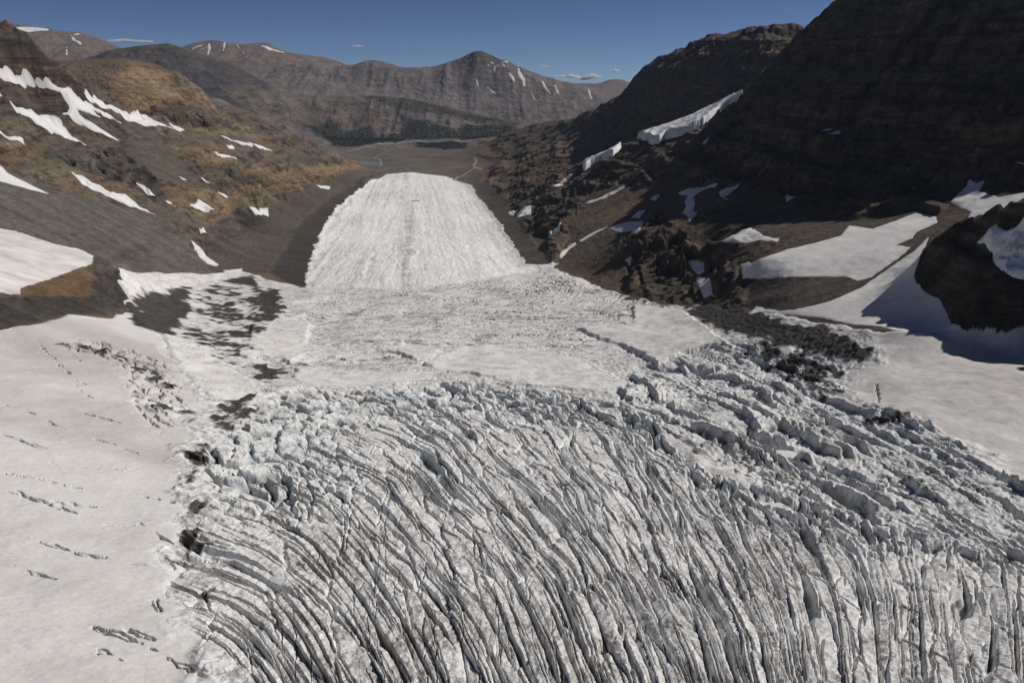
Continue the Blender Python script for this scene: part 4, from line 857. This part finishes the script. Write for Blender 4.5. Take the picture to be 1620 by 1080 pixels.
lane('stream', [(604,262),(603,256),(600,252),(592,249.5),(600,245),(612,239),(622,235.5)], 9, (0.24,0.225,0.20), 'pale meltwater stream crossing the gravel plain', 'stream', lo=5500, hi=9500)
lane('path', [(640,266),(650,270.5)], 5, (0.28,0.24,0.2), 'faint path on the gravel in front of the glacier toe', 'path', lo=5500, hi=9500)
M_water = bpy.data.materials.new('glacier lake water'); M_water.use_nodes = True
wb_ = M_water.node_tree.nodes['Principled BSDF']; wb_.inputs['Base Color'].default_value = (0.16, 0.19, 0.155, 1); wb_.inputs['Roughness'].default_value = 0.35
o = overlay('lake', [(566,255.5),(580,254.8),(595,256.5),(604,259.5),(601,262.5),(585,261.5),(570,259.5)], M_water, (0.2,0.25,0.2), thick=3.0, rag=.2, lo=5500, hi=9500)
if o: o['kind'] = 'structure'; o['label'] = 'small milky green lake left of the glacier toe'; o['category'] = 'lake'

# --- far forest : thousands of small conifers read as one mass
M_tree = bpy.data.materials.new('dark conifers'); M_tree.use_nodes = True
tb = M_tree.node_tree.nodes['Principled BSDF']; tb.inputs['Base Color'].default_value = (0.018, 0.026, 0.018, 1); tb.inputs['Roughness'].default_value = 0.95
def wood(label, polys, n, lo, hi, seed, h0=20):
    rng = np.random.RandomState(seed); vs, fs = [], []
    for poly, share in polys:
        pl = plan(poly, lo, hi, step=8); a, b = pl.min(0); c, d = pl.max(0)
        want = int(n * share); tth = rng.uniform(a, c, want * 3); tlr = rng.uniform(b, d, want * 3)
        s = sdf(pl, tth, tlr) * np.exp(tlr); r = np.exp(tlr); x = r * np.sin(tth); y = r * np.cos(tth)
        ok = np.nonzero(s + fbm(x, y, 240, 3, .6) * 90 > 0)[0][:want]
        ci = np.clip(((tth - A0) / (A1 - A0) * (NTH - 1)).astype(int), 0, NTH - 1); cj = np.clip(((tlr - B0) / (B1 - B0) * (NLR - 1)).astype(int), 0, NLR - 1)
        z = Z[IDX[cj, ci]]
        for q in ok:
            h = h0 * rng.uniform(.6, 1.3); w = h * rng.uniform(.26, .4); an = rng.uniform(0, 1.6); k = len(vs)
            for e in range(4): vs.append((x[q] + w * math.cos(an + e * 1.571), y[q] + w * math.sin(an + e * 1.571), z[q] - 6))
            vs.append((x[q], y[q], z[q] + h)); fs += [(k, k + 1, k + 4), (k + 1, k + 2, k + 4), (k + 2, k + 3, k + 4), (k + 3, k, k + 4)]
    me = bpy.data.meshes.new('forest'); me.from_pydata(vs, [], fs); me.materials.append(M_tree)
    o = bpy.data.objects.new('forest', me); C.objects.link(o); o['kind'] = 'stuff'; o['label'] = label; o['category'] = 'forest'
wood('dark conifer forest along the foot of the banded hills', [([(500,213),(482,201),(520,193),(545,207),(583,200),(597,213),(630,213),(640,193),(617,177),(650,187),(700,200),(727,213),(727,200),(807,198),(822,206),(760,220),(650,222),(600,227),(540,231)], 1.0)], 9000, 8800, 11400, 3)
wood('thin dark wood scattered over the upper meadow of the far hills', [([(573,152),(660,160),(720,176),(800,190),(760,196),(690,183),(600,168)], 1.0)], 1500, 8800, 11600, 5, 16)
wood('low dark wood on the flat beyond the gravel plain', [([(653,226),(745,226),(735,235),(700,237),(662,232)], 1.0)], 2600, 7500, 10500, 7, 14)

# --- dark snow coaches parked on the tongue
M_dark = bpy.data.materials.new('dark vehicle paint'); M_dark.use_nodes = True
db = M_dark.node_tree.nodes['Principled BSDF']; db.inputs['Base Color'].default_value = (0.05, 0.03, 0.025, 1); db.inputs['Roughness'].default_value = 0.6
import bmesh
def coach(u, v, ang, label):
    th, lr = hit(u, v, 3500, 7000); r = math.exp(lr)
    z = float(Z[IDX[int((lr - B0) / (B1 - B0) * (NLR - 1)), int((th - A0) / (A1 - A0) * (NTH - 1))]])
    bm = bmesh.new()
    def box(cx, cy, cz, sx, sy, sz):
        g = bmesh.ops.create_cube(bm, size=1.0)
        for w in g['verts']: w.co = (w.co.x * sx + cx, w.co.y * sy + cy, w.co.z * sz + cz)
    box(0, 0, 3.0, 14, 3.6, 2.8); box(-0.5, 0, 4.6, 12, 3.2, 0.7); box(0, 0, 1.5, 12, 2.6, 0.5)
    for wx in (-4.8, -2.6, 4.6):
        for wy in (-1.7, 1.7):
            g = bmesh.ops.create_cone(bm, cap_ends=True, segments=14, radius1=1.0, radius2=1.0, depth=1.1)
            for w in g['verts']: w.co = (w.co.x + wx, w.co.z + wy, w.co.y + 0.9)
    me = bpy.data.meshes.new('snow_coach'); bm.to_mesh(me); bm.free(); me.materials.append(M_dark)
    o = bpy.data.objects.new('snow_coach', me); C.objects.link(o); o.location = (r * math.sin(th), r * math.cos(th), z - 0.1); o.rotation_euler = (0, 0, ang)
    o['label'] = label; o['category'] = 'snow coach'; o['group'] = 'snow coaches parked on the glacier tongue'
coach(657.6, 321, 0.1, 'middle dark snow coach of the three parked in a row on the glacier'); coach(661.5, 321.4, -0.15, 'right dark snow coach of the row parked on the glacier')
coach(653.6, 321.2, 0.05, 'left dark snow coach of the row, standing a little apart'); coach(661, 311.5, 0.9, 'single dark snow coach further down the glacier than the row')

# --- small clouds low over the far ridge (outside the haze)
def cloud(u, v, r, w, h, seed, label, dens_=0.004):
    th, t, _ = ray(u, v); rng = np.random.RandomState(seed); bm = bmesh.new()
    px = r / F
    for k in range(7):
        g = bmesh.ops.create_icosphere(bm, subdivisions=3, radius=1.0)
        a = rng.uniform(-.5, .5); s = (1 - abs(a) * 1.2)
        sx, sz = w * px * rng.uniform(.22, .34), h * px * rng.uniform(.3, .5) * s
        c = (a * w * px, rng.uniform(-.3, .3) * w * px * .5, rng.uniform(0, .28) * h * px * s)
        for q in g['verts']:
            n = 1 + 0.22 * float(perlin(np.array([q.co.x * 2 + k * 3]), np.array([q.co.z * 2 + q.co.y + seed]))[0])
            q.co = (q.co.x * sx * n + c[0], q.co.y * sx * n + c[1], max(q.co.z, -0.35) * sz * n + c[2])
    me = bpy.data.meshes.new('cloud'); bm.to_mesh(me); bm.free(); me.materials.append(M_cloud)
    o = bpy.data.objects.new('cloud', me); C.objects.link(o)
    o.location = (r * math.sin(th), r * math.cos(th), ZC + r * t); o['label'] = label; o['category'] = 'cloud'; o['group'] = 'small clouds on the horizon'
    return o
M_cloud = bpy.data.materials.new('cloud vapour'); M_cloud.use_nodes = True
ct = M_cloud.node_tree; ct.nodes.remove(ct.nodes['Principled BSDF']); pv = ct.nodes.new('ShaderNodeVolumePrincipled')
pv.inputs['Color'].default_value = (0.95, 0.95, 0.95, 1); pv.inputs['Density'].default_value = 0.012; pv.inputs['Anisotropy'].default_value = 0.2
ct.links.new(pv.outputs[0], ct.nodes['Material Output'].inputs['Volume'])
for a in [(886,122,52000,14,7,1,'small white cloud at the left end of the low row over the far ridge'),(905,122.5,52000,22,9,2,'flat white cloud second from the left in the low row'),(936,124,52000,20,12,3,'brightest puffy cloud in the low row beside the bluish hill'),(922,126,52000,16,7,4,'small cloud tucked low between two brighter ones'),
          (973,114,54000,10,8,6,'small faint cloud above the bluish hill'),(861,106,54000,9,5,7,'tiny faint pinkish cloud alone above the right ridge of the far mountain'),
          (566,74,50000,13,4,8,'faint flat grey cloud alone in the blue sky left of the summit'),(200,66,52000,30,5,9,'low pale cloud behind the dark ridge on the left'),(228,67,52000,22,5,10,'low pale cloud right of the wider one behind the dark ridge')]:
    cloud(*a)

# ---------------------------------------------------------------- thin haze filling the valley
hz = bpy.data.meshes.new('haze'); hb = bmesh.new(); g = bmesh.ops.create_cube(hb, size=1.0)
zlo, zhi = float(Z.min()) - 60.0, float(Z.max()) + 60.0
for w in g['verts']: w.co = (w.co.x * 64000, w.co.y * 38000 + 12000, zlo if w.co.z < 0 else zhi)
hb.to_mesh(hz); hb.free()
M_haze = bpy.data.materials.new('thin haze'); M_haze.use_nodes = True; ht = M_haze.node_tree; ht.nodes.remove(ht.nodes['Principled BSDF'])
hv = ht.nodes.new('ShaderNodeVolumePrincipled'); hv.inputs['Color'].default_value = (0.62, 0.76, 1.0, 1); hv.inputs['Density'].default_value = 0.7e-5; hv.inputs['Anisotropy'].default_value = 0.0
ht.links.new(hv.outputs[0], ht.nodes['Material Output'].inputs['Volume']); hz.materials.append(M_haze)
ho = bpy.data.objects.new('haze', hz); C.objects.link(ho); ho['kind'] = 'stuff'; ho['label'] = 'thin blue haze fading the far mountains'; ho['category'] = 'haze'
